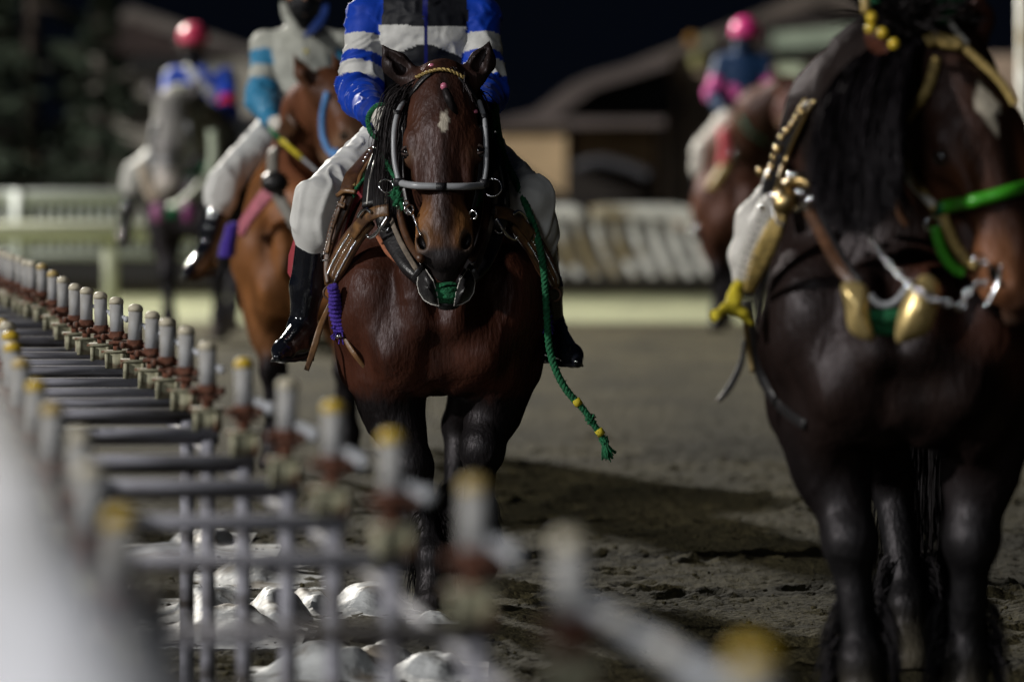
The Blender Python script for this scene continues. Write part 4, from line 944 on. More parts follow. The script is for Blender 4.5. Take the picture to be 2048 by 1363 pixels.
for sgn, xs_ in ((-1, (803, 806, 812, 818)), (1, (962, 958, 951, 944))):
    pts = [P(xs_[0], 250, 19.86), P(xs_[0] - 0 * sgn, 310, 19.84), P(xs_[1], 365, 19.80), P(xs_[2], 400, 19.78), P(xs_[3], 430, 19.76)]
    pts = crom(pts, 6); mb = MB(); ribbon(mb, pts, [(sgn * .6, -1, 0)] * len(pts), .016, .005); mb.build('cheek_leather', M['black'], h1)
for c_, r_, n_ in ((P(773, 372, 19.85), .026, (.3, -1, .6)), (P(985, 375, 19.85), .032, (-.1, -1, .25))):
    mb = MB(); ring(mb, c_, r_, .003, n_); mb.build('rein_ring', M['steel'], h1)
mb = MB()
ring(mb, P(818, 418, 19.74), .016, .004, (.5, -1, 0)); ring(mb, P(812, 408, 19.76), .012, .003, (.5, -.5, 0)); tube(mb, crom([P(824, 425, 19.74), P(832, 445, 19.73), P(838, 462, 19.71), P(842, 470, 19.70)], 4), .0042, 8); ball(mb, P(822, 425, 19.73), .009); mb.build('bit', M['steel'], h1); mb = MB()
ring(mb, P(946, 430, 19.74), .015, .004, (-.5, -1, 0)); tube(mb, crom([P(936, 440, 19.74), P(933, 452, 19.73), P(931, 466, 19.71)], 4), .0035, 8); mb.build('bit', M['steel'], h1)
mb = MB(); ball(mb, P(888, 173, 19.80), (.013, .012, .014), 12, 8); ball(mb, P(864, 132, 19.93), (.012, .012, .009)); ball(mb, P(952, 223, 19.84), .007); mb.build('hair_bead', M['pink'], h1)
mb = MB(); tube(mb, crom([P(890, 180, 19.79), P(897, 196, 19.77), P(905, 214, 19.77), P(914, 228, 19.79)], 5), [.012, .016, .013, .004], 8, col=(.012, .01, .01)); mb.build('braid', M['hair'], h1)
mb = MB(); rope(mb, [P(766, 305, 20.0), P(776, 330, 19.95), P(788, 352, 19.88), P(800, 372, 19.84)], .0075, .03, 3, fuzz=3); mb.build('green_cord', M['green'], h1); mb = MB(); rope(mb, [P(792, 378, 19.83), P(786, 392, 19.84), P(800, 400, 19.83), P(808, 418, 19.82)], .009, .03, 3, fuzz=4); mb.build('green_cord', M['green'], h1); mb = MB(); rope(mb, [P(795, 380, 19.83), P(797, 395, 19.82), P(790, 410, 19.84)], .008, .03, 3, fuzz=4)
mb.build('green_cord', M['green'], h1); mb = MB(); rope(mb, [P(962, 385, 19.84), P(958, 398, 19.83), P(955, 412, 19.83)], .005, .03, 3, fuzz=2); mb.build('green_cord', M['green'], h1)

# --- neck collar
def collar(root, surf, Fr, w=.085, lift=.035, colr=M['black'], cut=(26, 75), zb=1.10, wide=.20, top=1.86, sub=True):
    p3 = [(0, -.06, zb), (-wide * .55, -.02, zb + .09), (-wide, .06, zb + .25), (-wide * 1.05, .2, zb + .45), (-wide * .85, .40, top - .14), (0, .56, top - .02), (wide * .85, .40, top - .14), (wide * 1.05, .2, zb + .45), (wide, .06, zb + .25), (wide * .55, -.02, zb + .09)]
    pts = [Fr.p(a) for a in p3]; loop = crom(pts, 10, closed=True); q = []; nn = []
    for a in loop:
        b, n = surf.snap(a, lift); b = b if np.linalg.norm(b - a) < .25 else a; q.append(b); nn.append(n)
    for _ in range(6): q = [(q[i - 1] + 2 * q[i] + q[(i + 1) % len(q)]) / 4 for i in range(len(q))]; nn = [nrm(nn[i - 1] + nn[i] + nn[(i + 1) % len(nn)]) for i in range(len(nn))]
    k0, k1 = cut; q = q[k0:k1]; nn = nn[k0:k1]; mb = MB(); ribbon(mb, q, nn, w, .045); return mb.build('collar', colr, root), q, nn
col1, cq, cn = collar(h1, S1, F1, w=.06, wide=.16, lift=.02)
# visible front of the collar: dark leather wings meeting under the muzzle
for sg, px0 in ((-1, 893), (1, 893)):
    f = (lambda x: x) if sg < 0 else (lambda x: 2 * (880 + 13 * min(max((x - 760) / 80, 0), 1)) - x)
    fh = (lambda x: x) if sg < 0 else (lambda x: 1744 - x)
    path = [(f(764), 380, 20.3), (f(772), 430, 20.22), (f(790), 478, 20.12), (f(822), 528, 20.02), (f(862), 570, 19.95)]
    p_, n_ = castz(S1, path, .03); mb = MB(); ribbon(mb, p_, n_, [.07, .085, .09, .08, .05], .04); mb.build('collar_pad', M['black'], col1)
    p_, n_ = castz(S1, [(f(757), 476, 20.22), (f(778), 503, 20.12), (f(806), 527, 20.05), (f(832), 546, 20.0)], .03); mb = MB(); ribbon(mb, p_, n_, [.012, .03, .03, .012], .03); mb.build('felt_lining', M['orange'], col1)
    p_, n_ = castz(S1, [(f(771), 340, 20.2), (f(773), 400, 20.15), (f(784), 444, 20.1), (f(804), 490, 20.02), (f(834), 540, 19.93)], .06); mb = MB(); ribbon(mb, p_, n_, .018, .006); mb.build('collar_strap', mat('worn_grey_strap', (.15, .12, .09), .7, namt=.4, bump=.4), col1)
    p_, n_ = castz(S1, [(f(797), 390, 20.15), (f(803), 440, 20.1), (f(818), 484, 20.02), (f(842), 518, 19.95)], .045); mb = MB(); tube(mb, p_, .015, 8); mb.build('inner_roll', M['brown'], col1)
    # upright housing panel
    Zb = 20.35; a = [P(fh(x), y, Zb + dz) for x, y, dz in ((790, 262, .25), (770, 300, .15), (756, 345, .05), (746, 410, -.05))]; a = crom(a, 5)
    mb = MB(); ribbon(mb, a, [(sg * .35, -1, .1)] * len(a), [.05, .085, .10, .085], .016); mb.build('housing_panel', M['black'], col1)
    mb = MB(); tube(mb, crom([P(fh(x), y, Z_) for x, y, Z_ in ((783, 262, 20.55), (757, 305, 20.45), (741, 350, 20.35), (734, 408, 20.25))], 5), .0035, 6); mb.build('edge_binding', M['white'], col1)
    # cap flaps under the muzzle
    out = [(838, 546), (850, 536), (858, 548), (866, 560), (874, 585), (878, 612), (862, 608), (848, 600), (838, 585), (834, 566)]
    vs = []; Zf = 19.86
    cx_, cy_ = 856, 575
    for r_ in (0, .5, 1):
        for (x, y) in out: vs.append(P(f(cx_ + (x - cx_) * r_), cy_ + (y - cy_) * r_, Zf - .035 * (1 - r_ ** 2) + .0012 * abs(x - 893)))
    n = len(out); back = [v + np.array((0, .012, 0)) for v in vs]; fs = []
    for j in (0, 1):
        for k in range(n): a_, b_, c_, d_ = j * n + k, j * n + (k + 1) % n, (j + 1) * n + (k + 1) % n, (j + 1) * n + k; fs.append((a_, b_, c_, d_)); fs.append(tuple(3 * n + t for t in (d_, c_, b_, a_)))
    for k in range(n): fs.append((2 * n + k, 2 * n + (k + 1) % n, 5 * n + (k + 1) % n, 5 * n + k))
    mb = MB(); mb.add(vs + back, fs); o = mb.build('leather_cap', M['black'], col1)
    mb = MB(); tube(mb, [P(f(x), y, Zf + .0012 * abs(x - 893) - .002) for x, y in out], .0018, 5, closed=True); mb.build('edge_stitching', M['white'], o)
    mb = MB(); pts = crom([P(f(826), 558, 19.83), P(f(838), 541, 19.82), P(f(850), 532, 19.84)], 5); ribbon(mb, pts, [(0, -1, 0)] * len(pts), .020, .006); mb.build('buckle_strap', M['black'], o)
    mb = MB(); ball(mb, P(f(841), 527, 19.83), (.005, .004, .004)); mb.build('buckle', M['steel'], o)
s = SDF(); c0 = P(893, 585, 19.92); s.el(c0, (.062, .045, .040), .02, (1, 1, 1)); s.el(c0 + (0, -.005, .012), (.060, .045, .012), .01); s.el(c0 + (0, -.005, -.014), (.056, .045, .012), .01)
V, Fc = s.mesh(.004); N = vnormals(V, Fc); V = V + N * (noise(V * (25, 25, 110)) * .006)[:, None]; npmesh('green_wrap', V, Fc, M['green'], None, col1)
s = SDF(); s.el(P(895, 608, 19.94), (.045, .035, .022), .01); V, Fc = s.mesh(.006); npmesh('end_knob', V, Fc, M['black'], None, col1)

# --- hames metal and traces
for sg in (-1, 1):
    f = (lambda x: x) if sg < 0 else (lambda x: 1768 - x)
    dy = 0 if sg < 0 else 4
    g_ = lambda x, y, o=.05: (P(f(x), y + dy, 20.12), np.array((0, -1., 0)))
    mb = MB(); c_, n_ = g_(768, 452, .055); ring(mb, c_, .018, .0035, (0, -1, 0)); pts = castz(S1, [(f(x), y + dy, Z) for x, y, Z in ((775, 432, 20.08), (764, 452, 20.08), (752, 468, 20.1), (738, 475, 20.12), (733, 468, 20.12))], .06)[0]; tube(mb, pts, [.006, .008, .005], 8)
    pts = castz(S1, [(f(x), y + dy, Z) for x, y, Z in ((742, 425, 20.12), (732, 418, 20.14), (722, 424, 20.16), (716, 434, 20.18))], .055)[0]; tube(mb, pts, .006, 8); hm_ = mb.build('hame_hook', M['steel'], col1)
    mb = MB(); c_, n_ = g_(772, 440, .045); ball(mb, c_, (.035, .025, .03)); c_, n_ = g_(776, 420, .05); ball(mb, c_, (.022, .02, .03)); mb.build('hame_tug', M['black'], col1)
    p_, n_ = castz(S1, [(f(x), y + dy, Z) for x, y, Z in ((778, 420, 20.1), (752, 424, 20.12), (728, 438, 20.18), (704, 470, 20.25))], .06); mb = MB(); ribbon(mb, p_, n_, .045, .012); mb.build('tug_loop', M['tan'], col1)
    path = [(f(x), y + dy, Z) for x, y, Z in ((740, 440, 20.2), (717, 462, 20.24), (696, 492, 20.28), (678, 525, 20.32), (664, 553, 20.36), (658, 568, 20.4))]
    p_, n_ = castz(S1, path, .04); n_ = [nrm(a + np.array((0, -1.2, 0))) for a in n_]; mb = MB(); ribbon(mb, p_, n_, [.045, .060, .066, .066, .055, .030], .022); tr = mb.build('trace', M['tan'], h1)
    mb = MB(); ribbon(mb, p_, [n for n in n_], [.054, .07, .076, .076, .064, .034], .010); mb.build('trace_backing', M['brown'], tr)
    mb = MB()
    for off_ in (-.021, 0, .019):
        L_ = len(p_)
        for t in np.arange(.30, .95, .022 if off_ else .03):
            i = int(t * (L_ - 1)); fr_ = t * (L_ - 1) - i; q = p_[i] * (1 - fr_) + p_[min(i + 1, L_ - 1)] * fr_; tt = nrm(p_[min(i + 1, L_ - 1)] - p_[max(i - 1, 0)]); b_ = np.cross(tt, n_[i]); ball(mb, q + b_ * off_ + n_[i] * .011, (.0052 if off_ else .004), 8, 5)
    st = mb.build('studs', M['steel'], tr)
    # ring and purple wrap
    mb = MB(); c_ = P(f(660), 585 + dy, 20.36); ring(mb, c_, .024, .004, (.2 * sg, -1, .1)); mb.build('trace_ring', M['brown'], tr)
pth = crom([P(664, 572, 20.28), P(668, 592, 20.3), P(672, 615, 20.32), P(677, 640, 20.34), P(682, 660, 20.36)], 10)
mb = MB(); L_ = len(pth)
def coil(mb, pth, r0, r1, turns, wr):
    pts = []
    for i in range(turns * 10):
        t = i / (turns * 10 - 1); k = t * (len(pth) - 1); a = int(k); b = min(a + 1, len(pth) - 1); c = pth[a] * (1 - k + a) + pth[b] * (k - a); R_ = r0 + (r1 - r0) * t + .003 * math.sin(i * .7); th = i / 10 * 2 * math.pi
        pts.append(c + np.array((math.cos(th) * R_, math.sin(th) * R_, .004 * math.sin(th + 1))))
    tube(mb, pts, wr, 6)
coil(mb, pth, .012, .024, 12, .0085); tube(mb, pth, [.01, .022], 8)
for _ in range(60): q = pth[-1 - rng.randint(4)]; d = nrm(rng.randn(3)); tube(mb, [q, q + d * .04 + np.array((0, 0, -.012))], .0025, 4, caps=False)
mb.build('purple_wrap', M['purple'], h1)
pth = crom([P(1084, 568, 20.45), P(1086, 590, 20.42), P(1089, 615, 20.42), P(1093, 640, 20.42)], 10); mb = MB(); coil(mb, pth, .008, .020, 9, .0075); tube(mb, pth, [.008, .018], 8)
for _ in range(60): q = pth[-1 - rng.randint(6)]; d = nrm(rng.randn(3)); tube(mb, [q, q + d * .03 + np.array((0, 0, -.035))], .0028, 4, caps=False)
mb.build('purple_wrap', M['purple'], h1)
# saddle gear on the left flank
def rib(pxz, wd, th, m, name, parent, nor=(0, -1, .1), n=6):
    pts = crom([P(x, y, Z) for x, y, Z in pxz], n); mb = MB(); ribbon(mb, pts, [nor] * len(pts), wd, th); return mb.build(name, m, parent)
sd = rib([(752, 292, 20.75), (728, 322, 20.62), (706, 350, 20.5), (692, 385, 20.45)], [.03, .05, .06, .05], .02, M['brown'], 'saddle_strap', h1, (-.4, -1, .2))
rib([(757, 297, 20.70), (739, 322, 20.58), (722, 350, 20.48), (716, 372, 20.42)], .014, .012, M['tan'], 'golden_piping', sd, (-.4, -1, .2)); rib([(735, 310, 20.66), (716, 342, 20.52), (708, 372, 20.45)], .010, .010, M['gold'], 'golden_piping', sd, (-.4, -1, .2))
rib([(676, 390, 20.42), (690, 382, 20.38), (712, 384, 20.36)], .016, .02, M['tan'], 'keeper', sd)
mb = MB()
for x, y in ((753, 288), (747, 295), (741, 303), (735, 309), (731, 316), (727, 323), (685, 362), (693, 360), (683, 369), (680, 377)): ball(mb, P(x, y, 20.56), .0045, 8, 5)
mb.build('studs', M['steel'], sd)
gs = rib([(700, 388, 20.42), (684, 420, 20.42), (668, 460, 20.40), (657, 500, 20.38), (653, 540, 20.36), (656, 566, 20.34)], [.04, .05, .045, .03, .02, .015], .014, M['brown'], 'girth_strap', h1, (-.4, -1, 0))
rib([(688, 390, 20.40), (676, 425, 20.40), (663, 465, 20.37), (655, 505, 20.35)], .012, .010, M['tan'], 'strap_edge', gs, (-.4, -1, 0)); rib([(676, 408, 20.39), (690, 412, 20.38)], .020, .012, M['tan'], 'keeper', gs)
mb = MB()
for t in np.linspace(0, 1, 15): q = P(682 - 27 * t + 0, 405 + 100 * t, 20.38); ball(mb, q + (-.012, -.012, 0), .004, 6, 4)
mb.build('studs', M['steel'], gs)
mb = MB(); pts = [P(x, y, 20.33) for x, y in ((642, 508), (657, 507), (658, 520), (643, 521))]; tube(mb, pts, .0035, 6, closed=True); mb.build('girth_buckle', M['steel'], gs)
rib([(664, 600, 20.36), (652, 625, 20.36), (640, 655, 20.38), (628, 695, 20.38), (613, 740, 20.4)], [.016, .018, .022, .024, .018], .006, M['tan'], 'hanging_strap', h1)
rib([(686, 668, 20.35), (697, 690, 20.33), (712, 712, 20.31), (730, 735, 20.33)], [.018, .02, .016], .008, M['tan'], 'belly_strap', h1, (-.4, -1, -.2)); rib([(698, 655, 20.4), (712, 690, 20.38), (728, 712, 20.36), (745, 735, 20.36)], .012, .006, mat('worn_strap', (.12, .09, .05), .7, namt=.4), 'belly_strap', h1)
mb = MB(); tube(mb, [P(668, 672, 20.34), P(687, 671, 20.33)], .006, 8); mb.build('belly_buckle', M['steel'], h1)
mb = MB(); rope(mb, [P(752, 330, 20.5), P(738, 345, 20.45), P(728, 358, 20.42), P(712, 378, 20.4), P(707, 392, 20.38)], .006, .025, 2, fuzz=1); mb.build('green_zigzag_cord', M['green'], h1)
rib([(737, 448, 20.22), (743, 438, 20.2), (748, 430, 20.2)], .014, .012, M['limegreen'], 'green_clip', h1)
# red pad under the saddle, behind the boots
for pxs in ([(606, 425), (590, 470), (577, 510), (575, 545), (586, 565), (600, 560), (640, 430)], [(742, 352), (722, 372), (706, 400), (694, 440), (686, 470), (700, 460), (714, 420), (735, 385)]):
    o = quadpanel(MB(), pxs, 20.75 if pxs[0][0] < 700 else 20.52, .04).build('saddle_pad', M['redpad'], h1, smooth=False)
s = SDF(); s.el(F1.p((0, .98, 1.60)), (.20, .30, .06), .05); s.el(F1.p((0, .72, 1.68)), (.10, .06, .09), .05); s.el(F1.p((0, 1.25, 1.68)), (.17, .06, .07), .05); V, Fc = s.mesh(.012); npmesh('saddle', V, Fc, M['brown'], None, h1)

# ------------------------------------------------------------------ rider 1
J1 = seated(F1)
def setj(d, **k):
    for a, (x, y, Z) in k.items(): d[a] = P(x, y, Z)
setj(J1, shL=(735, 38, 21.02), shR=(957, 36, 21.02), elL=(717, 186, 20.92), elR=(968, 184, 20.92), haL=(756, 236, 20.34), haR=(962, 236, 20.34), neck=(846, -26, 21.05),
     hipL=(806, 262, 21.05), hipR=(902, 262, 21.05), kneeL=(637, 402, 20.52), kneeR=(1060, 400, 20.42), ankL=(604, 658, 20.62), ankR=(1104, 660, 20.62), toeL=(560, 706, 20.38), toeR=(1150, 716, 20.40), heelL=(612, 690, 20.68), heelR=(1088, 694, 20.68))
J1['head'] = P(846, -112, 21.0)
BLUE = (.002, .042, .40); WHT = (.56, .56, .54)
def jk1(V, C, l, isarm, t, N):
    C = np.tile(np.array((.008, .009, .013)), (len(V), 1)); z = l[:, 2] + .012 * noise(V * 5); C[(~isarm) & (np.abs(l[:, 0]) > .150 + .10 * (.5 - z)) & (z > .20)] = BLUE
    arch = .315 - .45 * np.clip(np.abs(l[:, 0]) - .03, 0, .2)
    fm = (z > arch) & (z < .385); C[fm & ~isarm] = WHT
    C[(~isarm) & (np.abs(l[:, 0]) < .007) & (l[:, 1] < 0)] = (.006, .01, .13)
    a = t + .02 * noise(V * 5) + .10 * l[:, 1]; blue = isarm; C[blue] = BLUE
    for lo, hi in ((.27, .50), (.63, .84)): C[isarm & (a > lo) & (a < hi)] = WHT
    C[isarm & (t > 1.93)] = (.004, .03, .28)
    return C
REDP = (.45, .05, .04)
def pp1(V, C):
    for a, b, sgn in ((P(700, 300, 20.7), P(645, 352, 20.5), -1), (P(1002, 300, 20.7), P(1050, 352, 20.5), 1)):
        ab = b - a; L = np.linalg.norm(ab); d = V - a; t = d @ ab / L / L; perp = d - t[:, None] * ab; up = perp[:, 2]; out = up > .02
        u = t * 9; cell = np.floor(u * 3.0).astype(int); v_ = np.floor((V[:, 0] * .6 + V[:, 2] * .9) * 110).astype(int)
        ch = np.floor(u).astype(int); m = (t > 0) & (t < 1) & (np.abs(up - .058) < .018) & (V[:, 1] < 20.9) & (((cell * 7 + v_ * 5) % 3) > 0) & (u - ch > .18) & np.isin(ch, (0, 2, 3, 5, 6, 8))
        C[m] = REDP
    return C
r1, HF1 = rider('rider in black, white and blue jacket with striped sleeves on the bay', J1, 1.0, jk1, (.02, .05, .4), cell=.006, pants_paint=pp1, base=F1.p((0, .9, 0)))
mb = MB()
mb = MB(); rope(mb, [J1['haR'] + (.05, .02, .05), P(1004, 300, 20.45), P(1030, 360, 20.38), P(1058, 425, 20.30), P(1076, 480, 20.26), P(1088, 545, 20.28), P(1093, 620, 20.30), P(1098, 690, 20.30), P(1110, 735, 20.30), P(1130, 775, 20.30), P(1152, 802, 20.30)], .013, .05, 3, fuzz=1)
rope(mb, [P(1152, 802, 20.3), P(1170, 822, 20.3), P(1185, 845, 20.3), P(1200, 866, 20.3), P(1208, 882, 20.3)], .011, .04, 3, fuzz=3)
rr = mb.build('lead_rope', M['green'])
for k in range(70):
    pass
mb = MB(); q0 = P(1208, 880, 20.3)
for _ in range(90): d = nrm((.28 + rng.randn() * .22, rng.randn() * .22, -1)); tube(mb, [q0 + rng.randn(3) * .006, q0 + d * .03, q0 + d * (.055 + .015 * rng.rand()) + rng.randn(3) * .006], [.004, .004, .002], 4)
mb.build('tassel', M['green'], rr); mb = MB()
for _ in range(50): q1 = P(1182, 838, 20.3); d = nrm(rng.randn(3)); tube(mb, [q1, q1 + d * .022], .003, 4)
mb.build('frayed_knot', M['green'], rr)
for x, y in ((1155, 804), (1200, 864)):
    mb = MB(); a_ = P(x - 4, y - 6, 20.3); b_ = P(x + 4, y + 6, 20.3); tube(mb, [a_, b_], .0155, 10); mb.build('yellow_band', M['yellow'], rr)
setp(rr, 'green rope with yellow bands and a frayed end hanging past the right boot', 'rope')
mb = MB(); q = J1['haL']; rope(mb, [q + (.06, -.03, .035), q + (-.0, -.035, .045), q + (-.035, -.02, .0), q + (-.02, -.02, -.06), q + (.03, -.03, -.085)], .009, .03, 3, fuzz=1)
setp(mb.build('rein', M['green']), 'green rope rein looped round the white glove left of the bay horse mane', 'rein')
mb = MB(); q = J1['haR']; rope(mb, [q + (-.02, -.03, .03), q + (.03, -.035, .025), q + (.045, -.02, -.02), q + (.03, -.02, -.08)], .009, .03, 3, fuzz=1)
setp(mb.build('rein', M['green']), 'green rope rein round the white glove right of the bay horse ear', 'rein')

# ================================================================== HORSE 0 (black, near right, led without a rider)
P0 = lambda x, y, Z: P(x, y, Z - .65)
th = R(-6); F0 = Frame(((1800 - 1024) / FPX * 16.05, 16.05, 0), rotz(th), 1.06)
H0 = headframe(P0(1872, 92, 16.35), P0(2046, 640, 16.15), (math.sin(R(27)), -math.cos(R(27)), 0))
pl = F0.inv(np.array([H0.p((0, -.03, .0))]))[0]
c0 = dict(legk=1.08, body=(.0135, .0078, .0066), neck=(.0100, .0070, .0062), arm=(.0085, .0065, .0068), black=(.0065, .0065, .0072), face=(.034, .0150, .0095), front=(.009, .007, .0065), muzzle=(.15, .055, .022), lip=(.05, .035, .028), ear=(.075, .026, .016), hoof=(.08, .07, .05), lid=(.05, .03, .024))
neck0 = [((0, .75, 1.48), .27), ((-.03, .42, 1.58), .285), (tuple(np.array((-.02, .20, 1.64)) * .6 + pl * .4), .215), (tuple(pl + (-.01, .06, -.06)), .12), (tuple(pl), .09)]
pose0 = dict(frontL=[(-.22, .34, .86), (-.14, .22, .50), (-.11, .20, .18), (-.10, .15, 0)], frontR=[(.22, .36, .86), (.185, .30, .50), (.17, .36, .18), (.17, .31, 0)], hindL=[(-.20, 1.62, .92), (-.10, 2.05, .56), (-.04, 1.90, .19), (-.04, 1.83, 0)], hindR=[(.22, 1.68, .92), (.12, 2.15, .56), (.08, 2.05, .19), (.08, 1.98, 0)])
def paint0(V, C, loc, hl, hm):
    n1 = noise(V * 30)
    C = C * (1 + .4 * noise(V * (4, 3, 3) + 14))[:, None]
    C = blend(C, (.060, .020, .010), smooth01(noise(V * (3, 3, 3) + 40), .1, .4) * smooth01(loc[:, 2], .8, 1.0) * (1 - hm) * .6)
    cheek = np.exp(-(((hl[:, 2] - .40) / .10) ** 2 + ((np.abs(hl[:, 0]) - .09) / .05) ** 2)) * hm; C = blend(C, (.100, .036, .016), np.clip(cheek * .8, 0, 1))
    C = blend(C, (.22, .095, .045), smooth01(hl[:, 2], .50, .62) * smooth01(.72 - hl[:, 2], 0, .05) * smooth01(np.abs(hl[:, 0]), .02, .05) * hm * .8)
    d = np.maximum(np.abs(hl[:, 0] + .0) / .040 + np.abs(hl[:, 2] - .225) / .085, 0) + n1 * .12; notch = (np.abs(hl[:, 0] - .02) < .010) & (hl[:, 2] > .25)
    st = smooth01(1.0 - d, 0, .12) * hm * smooth01(hl[:, 1], .03, .05) * (~notch)
    C = nostril(V, C, hl, hm); return blend(C, (.50, .45, .36), st)
h0, body0, S0, V0, loc0, hl0 = horse('black horse with gold and green bridle and long loose mane at the right edge', F0, pose0, c0, .0105, H0, neck0, ears=(((-.12, -.06, -.14), .4), ((.155, .03, -.125), -.5)), paint=paint0)
tail(h0, F0, (.008, .007, .007)); feathering(h0, F0, pose0, (.012, .011, .012), 420, 1.25)
# long hanging mane
mb = MB(); ro = []; ds = []; ln = []
cr = crom([P0(1850, 40, 16.3), P0(1800, 62, 16.25), P0(1765, 85, 16.3), P0(1735, 110, 16.4), P0(1700, 140, 16.6)], 16)
for k in range(5200):
    u = rng.rand(); lock = math.floor(u * 26) / 26 + .5 / 26; u2 = lock * .75 + u * .25; root_ = P0(1862 - 150 * u + rng.randn() * 4, 50 + 75 * u + rng.randn() * 6, 16.32 + .25 * u + rng.randn() * .03)
    xt = 1800 - 172 * u2 + rng.randn() * 7; yt = (395 + 70 * math.sin(u2 * 3.0) ) * (1 - .35 * rng.rand() ** 2) + rng.randn() * 10; dz = .02 * math.sin(lock * 90) + rng.rand() * .09
    tip = P0(xt, yt, 15.98 + .06 * u + dz); mid = P0((1862 - 150 * u) * .42 + xt * .58 - 26, 120 + 60 * u + (yt - 300) * .12, 16.0 + .18 * u + dz)
    drape(mb, root_, mid, tip, .0055, (.010, .0085, .010))
mb.build('mane', M['hair'], h0)
mb = MB(); ro = []; ds = []                                            # gathered topknot and forelock
for _ in range(900):
    ro.append(P0(1815 + rng.randn() * 22, 45 + rng.randn() * 14, 16.25 + rng.randn() * .04)); ds.append(nrm((.1 + .5 * rng.randn(), -.3 + .3 * rng.randn(), .9 + .3 * rng.randn())))
strands(mb, ro, ds, .10 + .1 * rng.rand(900), .010, .3, .006, col=(.014, .012, .012)); mb.build('topknot', M['hair'], h0)
def hz(pxs, off=.02, Zd=16.2, n=6): return castz(S0, [(x, y, (z if z else Zd) - .65) for x, y, z in pxs], off, n)
def t0(pxs, r, m, name, off=.02, parent=h0, Zd=16.2, **k): p_, n_ = hz([(x, y, 0) for x, y in pxs], off, Zd); mb = MB(); tube(mb, p_, r, 10, **k); return mb.build(name, m, parent)
t0([(1795, 118), (1783, 160), (1776, 215), (1782, 270), (1790, 305)], .013, M['limegreen'], 'green_strap', .03, Zd=16.3)
t0([(1801, 120), (1792, 160), (1788, 215), (1795, 280), (1815, 340), (1845, 385), (1872, 418)], .014, M['gold'], 'cheek_strap', .03, Zd=16.3)
t0([(1784, 300), (1800, 330), (1830, 372), (1868, 412)], .012, M['white'], 'pale_cord', .035, Zd=16.28)
t0([(1872, 118), (1858, 172), (1836, 208), (1806, 244)], .014, M['gold'], 'brow_strap', .028)
t0([(1776, 310), (1780, 350), (1790, 392), (1800, 430), (1815, 450)], .010, M['brown'], 'throat_lash', .02, Zd=16.35)
t0([(1852, 84), (1870, 76), (1892, 84), (1922, 88)], .020, M['gold'], 'gold_braid', .02)
t0([(1922, 88), (1954, 118), (1990, 150), (2015, 182), (2030, 208)], .012, M['gold'], 'brow_strap', .02)
t0([(1868, -10), (1892, 34), (1915, 66), (1935, 88)], .008, M['white'], 'pale_cord', .04)
t0([(1884, 414), (1920, 408), (1970, 396), (2020, 382), (2060, 372)], .0185, M['limegreen'], 'noseband', .03)
t0([(1870, 452), (1876, 480), (1890, 515), (1910, 538), (1928, 546)], .015, M['limegreen'], 'chin_strap', .03)
t0([(1886, 430), (1898, 462), (1912, 492), (1935, 522), (1952, 528)], .015, M['gold'], 'cheek_strap', .032)
mb = MB(); 
for x, y in ((1783, 300), (1884, 416), (1792, 132), (1790, 372)): p_, n_ = hz([(x, y, 0), (x + 2, y + 6, 0)], .035, 16.25, 2); mb = MB(); ball(mb, p_[0], (.018, .014, .020), 10, 6); mb.build('green_knot', M['green'], h0)
mb = MB(); p_, n_ = hz([(1866, 448, 0), (1867, 449, 0)], .05, 16.2, 2); ring(mb, p_[0], .022, .005, (.4, -1, 0)); mb.build('bridle_ring', M['steel'], h0)
# chain
p_, n_ = hz([(1719, 428, 16.2), (1740, 470, 16.18), (1768, 515, 16.1), (1805, 556, 16.05), (1850, 590, 16.0), (1895, 606, 15.98), (1925, 612, 15.98), (1932, 590, 15.98), (1952, 570, 15.98), (1985, 560, 15.98)], .05)
mb = MB(); dcum = np.cumsum([0] + [np.linalg.norm(p_[i + 1] - p_[i]) for i in range(len(p_) - 1)]); nl = int(dcum[-1] / .021)
for k in range(nl):
    dd = (k + .5) * .021; q = np.array([np.interp(dd, dcum, [p[j] for p in p_]) for j in range(3)]); q2 = np.array([np.interp(dd + .01, dcum, [p[j] for p in p_]) for j in range(3)]); tt = nrm(q2 - q + 1e-6); sd_ = nrm(np.cross(tt, (0, 1, 0))) if k % 2 else nrm(np.cross(tt, nrm(np.cross(tt, (0, 1, 0)))))
    tube(mb, [q + tt * .0155 * math.cos(a) + sd_ * .0085 * math.sin(a) for a in np.linspace(0, 6.283, 12, endpoint=False)], .0032, 6, closed=True)
mb.build('chain', M['steel'], h0)
mb = MB(); tube(mb, crom([P0(2002, 528, 15.98), P0(1998, 560, 15.98), P0(1985, 590, 15.98), P0(1970, 614, 15.98)], 5), .005, 8); mb.build('bit', M['steel'], h0); mb = MB(); ring(mb, P0(1958, 520, 15.98), .016, .004, (.2, -1, 0)); tube(mb, crom([P0(1952, 520, 15.98), P0(1975, 528, 15.97), P0(1985, 545, 15.97)], 4), .004, 6); mb.build('bit', M['steel'], h0)
for x, y in ((1743, 35), (1741, 57), (1765, 66), (1788, 88)):
    mb = MB(); ball(mb, P0(x, y, 16.05), .0155, 14, 10); mb.build('yellow_bead', mat('yellow_bead', (.62, .44, .03), .3), h0)
mb = MB(); tube(mb, [P0(1730, -10, 16.1), P0(1731, 25, 16.08)], .012, 8); mb.build('bead_cord', M['gold'], h0)
for x, y, a_, b_ in ((1884, 14, .04, .05), (1752, 0, .02, .02), (1898, -8, .05, .03)):
    s = SDF(); s.el(P0(x, y, 16.2), (a_, .03, b_), .02); s.el(P0(x + 8, y - 14, 16.2), (a_ * .6, .02, b_ * .5), .02); V, Fc = s.mesh(.006); N = vnormals(V, Fc); V = V + N * (noise(V * 50) * .008)[:, None]; npmesh('green_bow', V, Fc, M['green'], None, h0)
